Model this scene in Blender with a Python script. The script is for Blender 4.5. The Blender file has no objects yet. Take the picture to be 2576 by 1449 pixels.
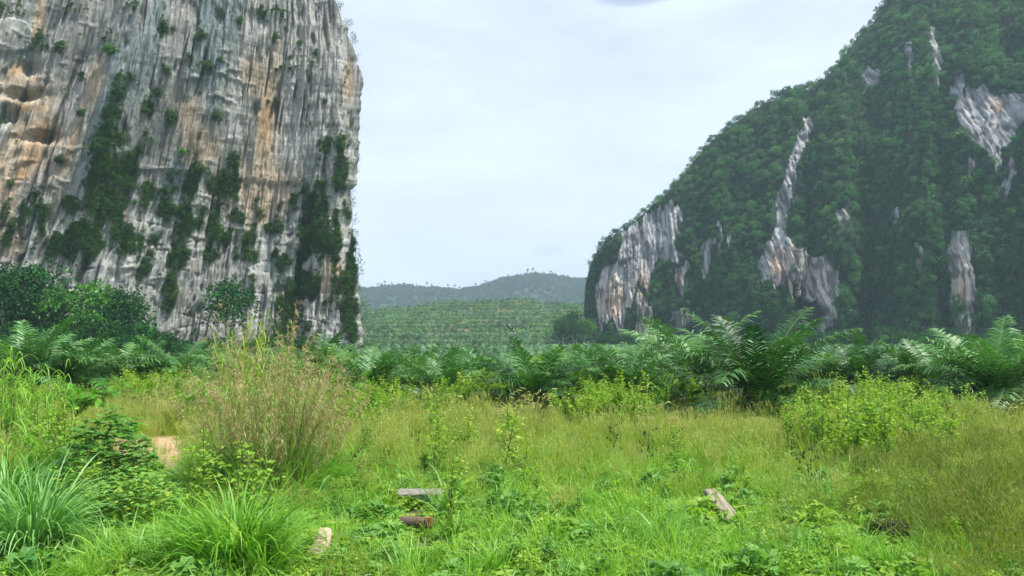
import bpy, math, random
import numpy as np
from mathutils import Vector
random.seed(7); RNG = np.random.default_rng(11)
SC = bpy.context.scene; COL = SC.collection
R = math.radians

# ------------------------------------------------------------------ camera, world, sun, exposure
CAM_H = 4.2; FPX = 2000.0; CXP = 1288.0; CYP = 724.5; HZ = 862.0
PITCH = math.atan((HZ - CYP) / FPX)
cam_d = bpy.data.cameras.new('camera'); cam = bpy.data.objects.new('camera', cam_d); COL.objects.link(cam)
cam.location = (0, 0, CAM_H); cam.rotation_euler = (math.pi / 2 + PITCH, 0, 0)
cam_d.sensor_width = 36; cam_d.lens = 36 * FPX / 2576; cam_d.clip_start = 0.1; cam_d.clip_end = 9000
SC.camera = cam

SUN_EL, SUN_AZ = 64.0, 105.0      # azimuth from +Y (ahead) towards +X
w = bpy.data.worlds.new('World'); SC.world = w; w.use_nodes = True
nt = w.node_tree; nt.nodes.clear()
def N(t, typ, **kw):
    n = t.nodes.new(typ)
    for k, v in kw.items(): setattr(n, k, v)
    return n
out = N(nt, 'ShaderNodeOutputWorld'); bg = N(nt, 'ShaderNodeBackground')
sky = N(nt, 'ShaderNodeTexSky', sky_type='NISHITA', sun_disc=False, sun_elevation=R(SUN_EL), sun_rotation=R(SUN_AZ),
        air_density=1.0, dust_density=3.0, ozone_density=1.0)
tc = N(nt, 'ShaderNodeTexCoord')
mp = N(nt, 'ShaderNodeMapping'); mp.inputs['Scale'].default_value = (1.0, 1.0, 3.0)
nz = N(nt, 'ShaderNodeTexNoise'); nz.inputs['Scale'].default_value = 2.2; nz.inputs['Detail'].default_value = 7; nz.inputs['Roughness'].default_value = 0.55
rp = N(nt, 'ShaderNodeMapRange'); rp.inputs[1].default_value = 0.38; rp.inputs[2].default_value = 0.66
rp.inputs[3].default_value = 0.6; rp.inputs[4].default_value = 1.0
cl = N(nt, 'ShaderNodeMix', data_type='RGBA'); cl.inputs[7].default_value = (5.4, 6.05, 7.3, 1)     # thin bright cloud veil
nt.links.new(tc.outputs['Generated'], mp.inputs[0]); nt.links.new(mp.outputs[0], nz.inputs['Vector'])
nt.links.new(nz.outputs[0], rp.inputs[0]); nt.links.new(rp.outputs[0], cl.inputs[0])
nt.links.new(sky.outputs[0], cl.inputs[6])
# one small grey cloud high over the gap
def dir_of(px, py):
    cx, cy = (px - CXP) / FPX, (CYP - py) / FPX
    cp, sp = math.cos(PITCH), math.sin(PITCH)
    return Vector((cx, cp - cy * sp, sp + cy * cp)).normalized()
def cloud(prev, px, py, rx, ry, amount, colour):
    d = dir_of(px, py); s = d.cross(Vector((0, 0, 1))).normalized(); u = s.cross(d)
    ws = []
    for ax, r_ in ((s, rx / FPX), (u, ry / FPX)):
        v = N(nt, 'ShaderNodeVectorMath', operation='DOT_PRODUCT'); v.inputs[1].default_value = tuple(ax / r_)
        nt.links.new(tc.outputs['Generated'], v.inputs[0])
        p = N(nt, 'ShaderNodeMath', operation='POWER'); p.inputs[1].default_value = 2
        a = N(nt, 'ShaderNodeMath', operation='ABSOLUTE'); nt.links.new(v.outputs['Value'], a.inputs[0]); nt.links.new(a.outputs[0], p.inputs[0]); ws.append(p)
    sm = N(nt, 'ShaderNodeMath', operation='ADD'); nt.links.new(ws[0].outputs[0], sm.inputs[0]); nt.links.new(ws[1].outputs[0], sm.inputs[1])
    s2 = N(nt, 'ShaderNodeMath', operation='MULTIPLY_ADD'); s2.inputs[1].default_value = 1.6; nt.links.new(nz.outputs[0], s2.inputs[0]); nt.links.new(sm.outputs[0], s2.inputs[2])
    m = N(nt, 'ShaderNodeMapRange', interpolation_type='SMOOTHSTEP'); m.inputs[1].default_value = 2.4; m.inputs[2].default_value = 0.9; m.inputs[3].default_value = 0; m.inputs[4].default_value = amount
    nt.links.new(s2.outputs[0], m.inputs[0])
    x = N(nt, 'ShaderNodeMix', data_type='RGBA'); x.inputs[7].default_value = colour
    nt.links.new(m.outputs[0], x.inputs[0]); nt.links.new(prev, x.inputs[6]); return x.outputs[2]
c_ = cloud(cl.outputs[2], 1600, -8, 95, 22, 0.75, (2.6, 3.3, 4.2, 1))
c_ = cloud(c_, 1378, 630, 40, 13, 0.4, (3.6, 4.5, 6.0, 1))
nt.links.new(c_, bg.inputs[0]); bg.inputs[1].default_value = 0.1
nt.links.new(bg.outputs[0], out.inputs[0])

sd = bpy.data.lights.new('sun', 'SUN'); sun = bpy.data.objects.new('sun', sd); COL.objects.link(sun)
sd.energy = 4.6; sd.angle = R(2.0); sd.color = (1.0, 0.95, 0.86)
to_sun = Vector((math.sin(R(SUN_AZ)) * math.cos(R(SUN_EL)), math.cos(R(SUN_AZ)) * math.cos(R(SUN_EL)), math.sin(R(SUN_EL))))
sun.rotation_euler = to_sun.to_track_quat('Z', 'Y').to_euler()
SC.view_settings.view_transform = 'Standard'; SC.view_settings.look = 'None'
SC.view_settings.exposure = 0.75; SC.view_settings.gamma = 1.0
cy = SC.cycles
cy.max_bounces = 6; cy.diffuse_bounces = 3; cy.glossy_bounces = 1; cy.transmission_bounces = 3; cy.volume_bounces = 1; cy.transparent_max_bounces = 4
cy.use_denoising = True; cy.caustics_reflective = False; cy.caustics_refractive = False
cy.use_adaptive_sampling = True; cy.adaptive_threshold = 0.02

# ------------------------------------------------------------------ small helpers
CP, SP = math.cos(PITCH), math.sin(PITCH)
def at(px, py, Y):
    """point at distance Y ahead, seen in the direction (px, py)"""
    cy_ = (CYP - py) / FPX
    t = Y / (CP - cy_ * SP)
    return ((px - CXP) / FPX * t, Y, CAM_H + t * (SP + cy_ * CP))
def ground_at(px, py):
    cy_ = (CYP - py) / FPX
    t = -CAM_H / (SP + cy_ * CP)
    return ((px - CXP) / FPX * t, t * (CP - cy_ * SP))
def project(X, Y, Z):
    Z = Z - CAM_H; d = Y * CP + Z * SP; u = -Y * SP + Z * CP
    return CXP + FPX * X / d, CYP - FPX * u / d
def x_of(px, Y, Z):
    return (px - CXP) / FPX * (Y * CP + (Z - CAM_H) * SP)

_perm = np.random.default_rng(3).permutation(256); _perm = np.concatenate([_perm, _perm, _perm])
_g = np.random.default_rng(4).normal(size=(256, 3)); _g /= np.linalg.norm(_g, axis=1)[:, None]
def noise(x, y, z=0.0):
    x, y, z = np.broadcast_arrays(np.asarray(x, float), np.asarray(y, float), np.asarray(z, float))
    xi, yi, zi = np.floor(x).astype(int), np.floor(y).astype(int), np.floor(z).astype(int)
    xf, yf, zf = x - xi, y - yi, z - zi
    f = lambda t: t * t * t * (t * (t * 6 - 15) + 10)
    u, v, w_ = f(xf), f(yf), f(zf); r = 0
    for dx in (0, 1):
        for dy in (0, 1):
            for dz in (0, 1):
                h = _perm[(_perm[(_perm[(xi + dx) & 255] + yi + dy) & 255] + zi + dz) & 255]
                g = _g[h]
                d = g[..., 0] * (xf - dx) + g[..., 1] * (yf - dy) + g[..., 2] * (zf - dz)
                r = r + d * (u if dx else 1 - u) * (v if dy else 1 - v) * (w_ if dz else 1 - w_)
    return r * 1.6
def fbm(x, y, z=0.0, o=4, g=0.5):
    r = 0; a = 1.0; f = 1.0
    for i in range(o):
        r = r + a * noise(x * f + 17.3 * i, y * f + 5.1 * i, z * f if not np.isscalar(z) or z else 3.7 * i); a *= g; f *= 2.03
    return r
def ridged(x, y, z=0.0, o=3):
    r = 0; a = 1.0; f = 1.0
    for i in range(o):
        r = r + a * (1 - 2 * np.abs(noise(x * f + 9.1 * i, y * f + 2.7 * i, z))); a *= 0.5; f *= 2.1
    return r
def sstep(a, b, x):
    t = np.clip((x - a) / (b - a), 0, 1); return t * t * (3 - 2 * t)

def tag(o, label=None, cat=None, group=None, kind=None):
    if label: o['label'] = label
    if cat: o['category'] = cat
    if group: o['group'] = group
    if kind: o['kind'] = kind
    return o
def mesh(name, V, F, mats, var=None, colour=None, fmat=None, smooth=False):
    """V (n,3); F list of arrays (m,3) or (m,4)"""
    me = bpy.data.meshes.new(name)
    V = np.asarray(V, np.float32)
    if not isinstance(F, list): F = [F]
    F = [np.asarray(f, np.int32) for f in F if len(f)]
    me.vertices.add(len(V)); me.vertices.foreach_set('co', V.ravel())
    idx = np.concatenate([f.ravel() for f in F]); tot = np.concatenate([np.full(len(f), f.shape[1], np.int32) for f in F])
    start = np.concatenate([[0], np.cumsum(tot)[:-1]]).astype(np.int32)
    me.loops.add(len(idx)); me.loops.foreach_set('vertex_index', idx)
    me.polygons.add(len(tot)); me.polygons.foreach_set('loop_start', start); me.polygons.foreach_set('loop_total', tot)
    if fmat is not None: me.polygons.foreach_set('material_index', np.asarray(fmat, np.int32))
    me.polygons.foreach_set('use_smooth', np.full(len(tot), smooth))
    for m in (mats if isinstance(mats, (list, tuple)) else [mats]): me.materials.append(m)
    if var is not None:
        a = me.attributes.new('var', 'FLOAT', 'POINT'); a.data.foreach_set('value', np.asarray(var, np.float32))
    if colour is not None:
        a = me.attributes.new('tint', 'FLOAT_COLOR', 'POINT'); c = np.ones((len(V), 4), np.float32); c[:, :3] = colour; a.data.foreach_set('color', c.ravel())
    me.update(); return me
def obj(name, me, parent=None, loc=None, rz=0.0, scale=None):
    o = bpy.data.objects.new(name, me); COL.objects.link(o)
    if parent is not None: o.parent = parent
    if loc is not None: o.location = loc
    o.rotation_euler = (0, 0, rz)
    if scale is not None: o.scale = (scale,) * 3 if np.isscalar(scale) else scale
    return o
def empty(name, loc=(0, 0, 0), rz=0.0, scale=1.0):
    o = bpy.data.objects.new(name, None); COL.objects.link(o); o.location = loc; o.rotation_euler = (0, 0, rz); o.scale = (scale,) * 3
    o.empty_display_size = 0.2; return o
def copy_tree(o, parent=None):
    c = o.copy(); COL.objects.link(c); c.parent = parent
    for ch in list(o.children): copy_tree(ch, c)
    return c

class Geo:
    """collects ribbons, leaves and tubes"""
    def __init__(s): s.V = []; s.F4 = []; s.F3 = []; s.var = []; s.n = 0; s.m4 = []; s.m3 = []
    def add(s, V, F4=None, F3=None, var=0.5, mi=0):
        V = np.asarray(V, float).reshape(-1, 3)
        s.V.append(V); s.var.append(np.broadcast_to(var, (len(V),)))
        if F4 is not None and len(F4): s.F4.append(np.asarray(F4) + s.n); s.m4.append(np.full(len(F4), mi))
        if F3 is not None and len(F3): s.F3.append(np.asarray(F3) + s.n); s.m3.append(np.full(len(F3), mi))
        s.n += len(V)
    def ribbons(s, P, W, side, var, mi=0):
        """P (N,S,3), W (N,S), side (N,3) or (N,S,3), var (N,)"""
        Nn, S, _ = P.shape
        if side.ndim == 2: side = side[:, None, :]
        A = P - side * W[..., None] * 0.5; B = P + side * W[..., None] * 0.5
        V = np.stack([A, B], 2).reshape(-1, 3)
        base = (np.arange(Nn) * S * 2)[:, None] + (np.arange(S - 1) * 2)[None]
        F = np.stack([base, base + 1, base + 3, base + 2], -1).reshape(-1, 4)
        s.add(V, F, None, np.repeat(var, S * 2), mi)
    def leaves(s, c, d, nrm, L, Wd, var, mi=0, fold=0.0):
        """diamond leaves from base c along d, length L, width Wd"""
        c = np.asarray(c, float); side = np.cross(d, nrm); side /= np.linalg.norm(side, axis=1)[:, None] + 1e-9
        L = np.broadcast_to(L, (len(c),))[:, None]; Wd = np.broadcast_to(Wd, (len(c),))[:, None]
        mid = c + d * L * 0.45 + nrm * fold * L
        V = np.stack([c, mid + side * Wd * 0.5, c + d * L, mid - side * Wd * 0.5], 1).reshape(-1, 3)
        b = (np.arange(len(c)) * 4)[:, None]
        s.add(V, np.concatenate([b, b + 1, b + 2, b + 3], 1), None, np.repeat(var, 4), mi)
    def tube(s, pts, rad, n=6, var=0.5, mi=0, cap=True):
        pts = np.asarray(pts, float); rad = np.broadcast_to(rad, (len(pts),))
        T = np.gradient(pts, axis=0); T /= np.linalg.norm(T, axis=1)[:, None] + 1e-9
        ref = np.array([0.31, 0.95, 0.05]) if abs(T[0][2]) > 0.7 else np.array([0, 0, 1.0])
        a = np.cross(T, ref); a /= np.linalg.norm(a, axis=1)[:, None] + 1e-9; b = np.cross(T, a)
        th = np.arange(n) * 2 * math.pi / n
        V = pts[:, None] + rad[:, None, None] * (np.cos(th)[None, :, None] * a[:, None] + np.sin(th)[None, :, None] * b[:, None])
        F = []
        for i in range(len(pts) - 1):
            for k in range(n):
                k2 = (k + 1) % n; F.append((i * n + k, i * n + k2, (i + 1) * n + k2, (i + 1) * n + k))
        V = V.reshape(-1, 3); F3 = []
        if cap:
            V = np.vstack([V, pts[-1:], pts[:1]]); e = len(V) - 2; l = (len(pts) - 1) * n
            F3 = [(l + k, l + (k + 1) % n, e) for k in range(n)] + [((k + 1) % n, k, e + 1) for k in range(n)]
        s.add(V, F, F3, var, mi)
    def build(s, name, mats, smooth=False):
        F = []; fm = []
        if s.F4: F.append(np.concatenate(s.F4)); fm.append(np.concatenate(s.m4))
        if s.F3: F.append(np.concatenate(s.F3)); fm.append(np.concatenate(s.m3))
        return mesh(name, np.concatenate(s.V), F, mats, var=np.concatenate(s.var), fmat=np.concatenate(fm), smooth=smooth)

def rdir(n, rng, up=0.0):
    v = rng.normal(size=(n, 3)); v[:, 2] += up; return v / np.linalg.norm(v, axis=1)[:, None]

# ------------------------------------------------------------------ materials
def leaf_mat(name, a, b, rough=0.5, trans=0.35, c=None, spec=0.4, tr_tint=(1.15, 1.25, 0.55), patch=0.35):
    m = bpy.data.materials.new(name); m.use_nodes = True; t = m.node_tree; t.nodes.clear()
    o = N(t, 'ShaderNodeOutputMaterial'); at_ = N(t, 'ShaderNodeAttribute', attribute_name='var'); oi = N(t, 'ShaderNodeObjectInfo')
    f = N(t, 'ShaderNodeMath', operation='MULTIPLY_ADD'); f.inputs[1].default_value = 0.62
    g = N(t, 'ShaderNodeMath', operation='MULTIPLY'); g.inputs[1].default_value = 0.38
    t.links.new(oi.outputs['Random'], g.inputs[0]); t.links.new(at_.outputs['Fac'], f.inputs[0])
    ge = N(t, 'ShaderNodeNewGeometry'); pn = N(t, 'ShaderNodeTexNoise'); pn.inputs['Scale'].default_value = patch; pn.inputs['Detail'].default_value = 2
    ps = N(t, 'ShaderNodeMath', operation='MULTIPLY_ADD'); ps.inputs[1].default_value = 1.1; ps.inputs[2].default_value = -0.55
    ad = N(t, 'ShaderNodeMath', operation='ADD'); t.links.new(ge.outputs['Position'], pn.inputs['Vector']); t.links.new(pn.outputs[0], ps.inputs[0])
    t.links.new(ps.outputs[0], ad.inputs[0]); t.links.new(g.outputs[0], ad.inputs[1]); t.links.new(ad.outputs[0], f.inputs[2])
    cr = N(t, 'ShaderNodeValToRGB'); e = cr.color_ramp.elements
    e[0].position = 0.1; e[0].color = (*a, 1); e[1].position = 0.8; e[1].color = (*b, 1)
    if c is not None:
        k = cr.color_ramp.elements.new(0.95); k.color = (*c, 1)
    t.links.new(f.outputs[0], cr.inputs[0])
    p = N(t, 'ShaderNodeBsdfPrincipled'); p.inputs['Roughness'].default_value = rough; p.inputs['Specular IOR Level'].default_value = spec
    tr = N(t, 'ShaderNodeBsdfTranslucent'); mu = N(t, 'ShaderNodeMix', data_type='RGBA', blend_type='MULTIPLY'); mu.inputs[0].default_value = 1
    mu.inputs[7].default_value = (*tr_tint, 1)
    t.links.new(cr.outputs[0], p.inputs['Base Color']); t.links.new(cr.outputs[0], mu.inputs[6]); t.links.new(mu.outputs[2], tr.inputs[0])
    mx = N(t, 'ShaderNodeMixShader'); mx.inputs[0].default_value = trans
    t.links.new(p.outputs[0], mx.inputs[1]); t.links.new(tr.outputs[0], mx.inputs[2]); t.links.new(mx.outputs[0], o.inputs[0])
    return m
def solid_mat(name, a, b, scale=4.0, rough=0.8, bump=0.3, stretch=(1, 1, 1), c=None, detail=6, cpos=0.6):
    m = bpy.data.materials.new(name); m.use_nodes = True; t = m.node_tree; t.nodes.clear()
    o = N(t, 'ShaderNodeOutputMaterial'); p = N(t, 'ShaderNodeBsdfPrincipled'); p.inputs['Roughness'].default_value = rough; p.inputs['Specular IOR Level'].default_value = 0.25
    tc = N(t, 'ShaderNodeTexCoord'); mp = N(t, 'ShaderNodeMapping'); mp.inputs['Scale'].default_value = stretch
    nz = N(t, 'ShaderNodeTexNoise'); nz.inputs['Scale'].default_value = scale; nz.inputs['Detail'].default_value = detail; nz.inputs['Roughness'].default_value = 0.65
    cr = N(t, 'ShaderNodeValToRGB'); e = cr.color_ramp.elements; e[0].position = 0.35; e[0].color = (*a, 1); e[1].position = 0.68; e[1].color = (*b, 1)
    if c is not None:
        k = cr.color_ramp.elements.new(cpos); k.color = (*c, 1)
    t.links.new(tc.outputs['Object'], mp.inputs[0]); t.links.new(mp.outputs[0], nz.inputs['Vector']); t.links.new(nz.outputs[0], cr.inputs[0])
    t.links.new(cr.outputs[0], p.inputs['Base Color'])
    bm = N(t, 'ShaderNodeBump'); bm.inputs['Strength'].default_value = bump; bm.inputs['Distance'].default_value = 0.02
    t.links.new(nz.outputs[0], bm.inputs['Height']); t.links.new(bm.outputs[0], p.inputs['Normal']); t.links.new(p.outputs[0], o.inputs[0])
    return m
def rock_mat(name, lean=0.0):
    m = bpy.data.materials.new(name); m.use_nodes = True; t = m.node_tree; t.nodes.clear()
    o = N(t, 'ShaderNodeOutputMaterial'); p = N(t, 'ShaderNodeBsdfPrincipled'); p.inputs['Roughness'].default_value = 0.9; p.inputs['Specular IOR Level'].default_value = 0.15
    at_ = N(t, 'ShaderNodeAttribute', attribute_name='tint'); tc = N(t, 'ShaderNodeTexCoord')
    mp = N(t, 'ShaderNodeMapping'); mp.inputs['Rotation'].default_value = (0, lean, 0); mp.inputs['Scale'].default_value = (1, 1, 0.1)
    n1 = N(t, 'ShaderNodeTexNoise'); n1.inputs['Scale'].default_value = 0.9; n1.inputs['Detail'].default_value = 9; n1.inputs['Roughness'].default_value = 0.7
    n2 = N(t, 'ShaderNodeTexNoise'); n2.inputs['Scale'].default_value = 1.7; n2.inputs['Detail'].default_value = 6
    mr = N(t, 'ShaderNodeMapRange'); mr.inputs[1].default_value = 0.36; mr.inputs[2].default_value = 0.64; mr.inputs[3].default_value = 0.68; mr.inputs[4].default_value = 1.24
    mr2 = N(t, 'ShaderNodeMapRange'); mr2.inputs[1].default_value = 0.35; mr2.inputs[2].default_value = 0.65; mr2.inputs[3].default_value = 0.82; mr2.inputs[4].default_value = 1.12
    t.links.new(tc.outputs['Object'], mp.inputs[0]); t.links.new(mp.outputs[0], n1.inputs['Vector']); t.links.new(tc.outputs['Object'], n2.inputs['Vector'])
    mp3 = N(t, 'ShaderNodeMapping'); mp3.inputs['Rotation'].default_value = (0, lean, 0); mp3.inputs['Scale'].default_value = (2.6, 2.6, .8)
    n3 = N(t, 'ShaderNodeTexNoise'); n3.inputs['Scale'].default_value = .8; n3.inputs['Detail'].default_value = 8; n3.inputs['Roughness'].default_value = .75; t.links.new(tc.outputs['Object'], mp3.inputs[0]); t.links.new(mp3.outputs[0], n3.inputs['Vector'])
    hm_ = N(t, 'ShaderNodeMath', operation='ADD'); t.links.new(n1.outputs[0], hm_.inputs[0]); t.links.new(n3.outputs[0], hm_.inputs[1])
    n1b = N(t, 'ShaderNodeMath', operation='MULTIPLY'); n1b.inputs[1].default_value = .5; t.links.new(hm_.outputs[0], n1b.inputs[0]); n1 = n1b
    t.links.new(n1.outputs[0], mr.inputs[0]); t.links.new(n2.outputs[0], mr2.inputs[0])
    q = N(t, 'ShaderNodeMath', operation='MULTIPLY'); t.links.new(mr.outputs[0], q.inputs[0]); t.links.new(mr2.outputs[0], q.inputs[1])
    v = N(t, 'ShaderNodeVectorMath', operation='SCALE'); t.links.new(at_.outputs['Color'], v.inputs[0]); t.links.new(q.outputs[0], v.inputs['Scale'])
    t.links.new(v.outputs[0], p.inputs['Base Color'])
    bm = N(t, 'ShaderNodeBump'); bm.inputs['Strength'].default_value = 0.8; bm.inputs['Distance'].default_value = 0.5
    t.links.new(n1.outputs[0], bm.inputs['Height']); t.links.new(bm.outputs[0], p.inputs['Normal']); t.links.new(p.outputs[0], o.inputs[0])
    return m
M = {}
M['palm'] = leaf_mat('palm leaf', (0.01, 0.06, 0.012), (0.085, 0.25, 0.045), 0.45, 0.22, c=(0.22, 0.36, 0.18), spec=0.5)
M['palm_young'] = leaf_mat('young palm leaf', (0.06, 0.22, 0.02), (0.13, 0.34, 0.03), 0.45, 0.4)
M['palm_far'] = leaf_mat('far palm leaf', (0.012, 0.07, 0.025), (0.09, 0.22, 0.08), 0.5, 0.2, spec=0.5, patch=.05)
M['palm_dead'] = leaf_mat('dry palm leaf', (0.2, 0.14, 0.06), (0.34, 0.26, 0.13), 0.8, 0.2)
M['bark'] = solid_mat('bark', (0.06, 0.05, 0.035), (0.2, 0.17, 0.13), 6, 0.9, 0.8, (1, 1, 0.3))
M['palebark'] = solid_mat('pale bark', (0.2, 0.19, 0.16), (0.42, 0.4, 0.35), 6, 0.9, 0.6, (1, 1, 0.3))
M['forest'] = leaf_mat('forest leaf', (0.01, 0.07, 0.026), (0.055, 0.22, 0.06), 0.6, 0.25, c=(0.13, 0.26, 0.05), spec=.25, patch=.06)
M['forest_light'] = leaf_mat('light forest leaf', (0.03, 0.12, 0.035), (0.11, 0.3, 0.09), 0.6, 0.3, c=(0.2, 0.34, 0.07), spec=.25, patch=.06)
M['forest_dull'] = leaf_mat('olive forest leaf', (0.015, 0.055, 0.025), (0.07, 0.16, 0.06), 0.6, 0.25, spec=.2, patch=.06)
M['forest_far'] = leaf_mat('distant forest leaf', (0.02, 0.06, 0.028), (0.05, 0.11, 0.045), 0.6, 0.2, patch=.01)
M['cliffveg'] = leaf_mat('cliff plant leaf', (0.014, 0.05, 0.01), (0.06, 0.16, 0.02), 0.6, 0.25, c=(0.14, 0.2, 0.04), spec=.25, patch=.15)
M['thicket'] = leaf_mat('thicket leaf', (0.006, 0.04, 0.01), (0.03, 0.135, 0.022), 0.85, 0.22, spec=.1, patch=.12)
M['bright_tree'] = leaf_mat('bright tree leaf', (0.018, 0.1, 0.014), (0.08, 0.26, 0.025), 0.5, 0.35)
M['cover'] = leaf_mat('cover crop leaf', (0.09, 0.24, 0.03), (0.2, 0.4, 0.05), 0.7, 0.35, patch=.05, spec=.2)
M['herb'] = leaf_mat('herb leaf', (0.1, 0.24, 0.02), (0.3, 0.47, 0.06), 0.6, 0.42, c=(0.45, 0.48, 0.13), patch=.8, spec=.3)
M['grass'] = leaf_mat('grass blade', (0.09, 0.27, 0.02), (0.27, 0.5, 0.06), 0.5, 0.42, c=(0.38, 0.48, 0.14), patch=.6, spec=.35)
M['bluegrass'] = leaf_mat('blue green blade', (0.07, 0.25, 0.04), (0.25, 0.48, 0.14), 0.5, 0.32, spec=0.4)
M['yellowgrass'] = leaf_mat('yellow green grass', (0.17, 0.3, 0.03), (0.42, 0.52, 0.09), 0.6, 0.42, c=(0.5, 0.45, 0.18), patch=.25, spec=.25)
M['dry'] = leaf_mat('dry grass', (0.3, 0.36, 0.09), (0.52, 0.53, 0.2), 0.6, 0.35, c=(0.56, 0.45, 0.26), spec=.25)
M['olive'] = leaf_mat('olive wispy grass', (0.07, 0.13, 0.02), (0.3, 0.36, 0.07), 0.6, 0.38, c=(0.3, 0.19, 0.1), patch=.9, spec=.25)
M['plume'] = leaf_mat('brown seed plume', (0.3, 0.25, 0.1), (0.56, 0.5, 0.27), 0.7, 0.4, c=(0.66, 0.58, 0.4), tr_tint=(1.1, 1.0, 0.75), patch=.9, spec=.25)
M['culm'] = leaf_mat('grass culm', (0.16, 0.24, 0.04), (0.34, 0.27, 0.1), 0.6, 0.2)
M['weed'] = leaf_mat('weed leaf', (0.1, 0.26, 0.02), (0.3, 0.47, 0.05), 0.5, 0.42, c=(0.45, 0.5, 0.08), patch=.6, spec=.3)
M['shrub'] = leaf_mat('shrub leaf', (0.06, 0.2, 0.03), (0.2, 0.4, 0.08), 0.55, 0.38, c=(0.34, 0.46, 0.06), spec=0.35)
M['feather'] = leaf_mat('feathery leaf', (0.05, 0.23, 0.02), (0.15, 0.42, 0.03), 0.5, 0.42, c=(0.36, 0.48, 0.04))
M['yellowleaf'] = leaf_mat('yellowed leaf', (0.5, 0.42, 0.05), (0.7, 0.58, 0.08), 0.5, 0.4)
M['deadpod'] = leaf_mat('dead black seed pod', (0.015, 0.013, 0.01), (0.05, 0.035, 0.02), 0.8, 0.05)
M['stem'] = leaf_mat('green brown stem', (0.08, 0.1, 0.03), (0.16, 0.16, 0.06), 0.7, 0.1)
M['rock'] = rock_mat('limestone', R(14)); M['rock2'] = rock_mat('limestone of forested hill', 0.0)
M['stone'] = solid_mat('weathered stone', (0.26, 0.2, 0.13), (0.46, 0.38, 0.27), 7, 0.9, 0.9)
M['greystone'] = solid_mat('grey stone', (0.2, 0.18, 0.15), (0.45, 0.42, 0.36), 9, 0.9, 0.9)
M['timber'] = solid_mat('bleached timber', (0.08, 0.065, 0.045), (0.36, 0.32, 0.26), 3, 0.85, 0.9, (.5, 7, 7))
M['greywood'] = solid_mat('grey weathered timber', (0.09, 0.085, 0.075), (0.36, 0.35, 0.31), 8, 0.9, 0.9, (0.6, 5, 5))
M['darkwood'] = solid_mat('dark rotten wood', (0.012, 0.01, 0.008), (0.06, 0.045, 0.03), 8, 0.95, 1.0)
M['rustpipe'] = solid_mat('brown rusted iron', (0.06, 0.042, 0.03), (0.17, 0.125, 0.09), 30, 0.85, 0.5)
M['rust'] = solid_mat('orange rust', (0.2, 0.07, 0.035), (0.42, 0.18, 0.09), 18, 0.85, 0.5)
M['black'] = solid_mat('charred black', (0.006, 0.006, 0.006), (0.03, 0.026, 0.022), 8, 0.9, 0.5)

# ------------------------------------------------------------------ vegetation shapes
def crown_geo(rx, rz, n, leaf, seed, lobes=14, hollow=0.6, cz=0.0, flat=1.0):
    rng = np.random.default_rng(seed); g = Geo()
    lc = rdir(lobes, rng, 0.4) * rng.uniform(0.35, 0.75, (lobes, 1)); lr = rng.uniform(0.28, 0.5, lobes)
    k = rng.integers(0, lobes, n); d = rdir(n, rng, 0.35)
    p = lc[k] + d * (lr[k] * rng.uniform(hollow, 1.05, n))[:, None]
    p = p * np.array([rx, rx, rz * flat]); p[:, 2] += cz
    dd = d * 0.5 + rdir(n, rng, -0.15) * 0.9; dd /= np.linalg.norm(dd, axis=1)[:, None]
    nn = d * 0.6 + rdir(n, rng, 0.7); nn /= np.linalg.norm(nn, axis=1)[:, None]
    var = np.clip(rng.normal(0.5, 0.2, n) + (rng.uniform(-.3, .3, lobes))[k], 0, 1)
    g.leaves(p, dd, nn, leaf * rng.uniform(0.6, 1.3, n), leaf * 0.6 * rng.uniform(0.7, 1.2, n), var)
    return g
def trunk_geo(h, r, seed, limbs=5, spread=1.6, top=1.3):
    rng = np.random.default_rng(seed); g = Geo()
    z = np.linspace(0, h, 6); p = np.stack([rng.normal(0, .04 * h, 6).cumsum() * 0.4, rng.normal(0, .04 * h, 6).cumsum() * 0.4, z], 1); p[0, :2] = 0
    g.tube(p, np.linspace(r, r * 0.5, 6), 7)
    for i in range(limbs):
        a = i * 2.4 + rng.uniform(0, 1); s = p[rng.integers(2, 6)]
        e = s + np.array([math.cos(a) * spread, math.sin(a) * spread, top * rng.uniform(0.5, 1.1)])
        m_ = (s + e) / 2 + np.array([0, 0, -0.15 * spread])
        g.tube([s, m_, e], [r * 0.4, r * 0.25, r * 0.08], 5)
    return g
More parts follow.
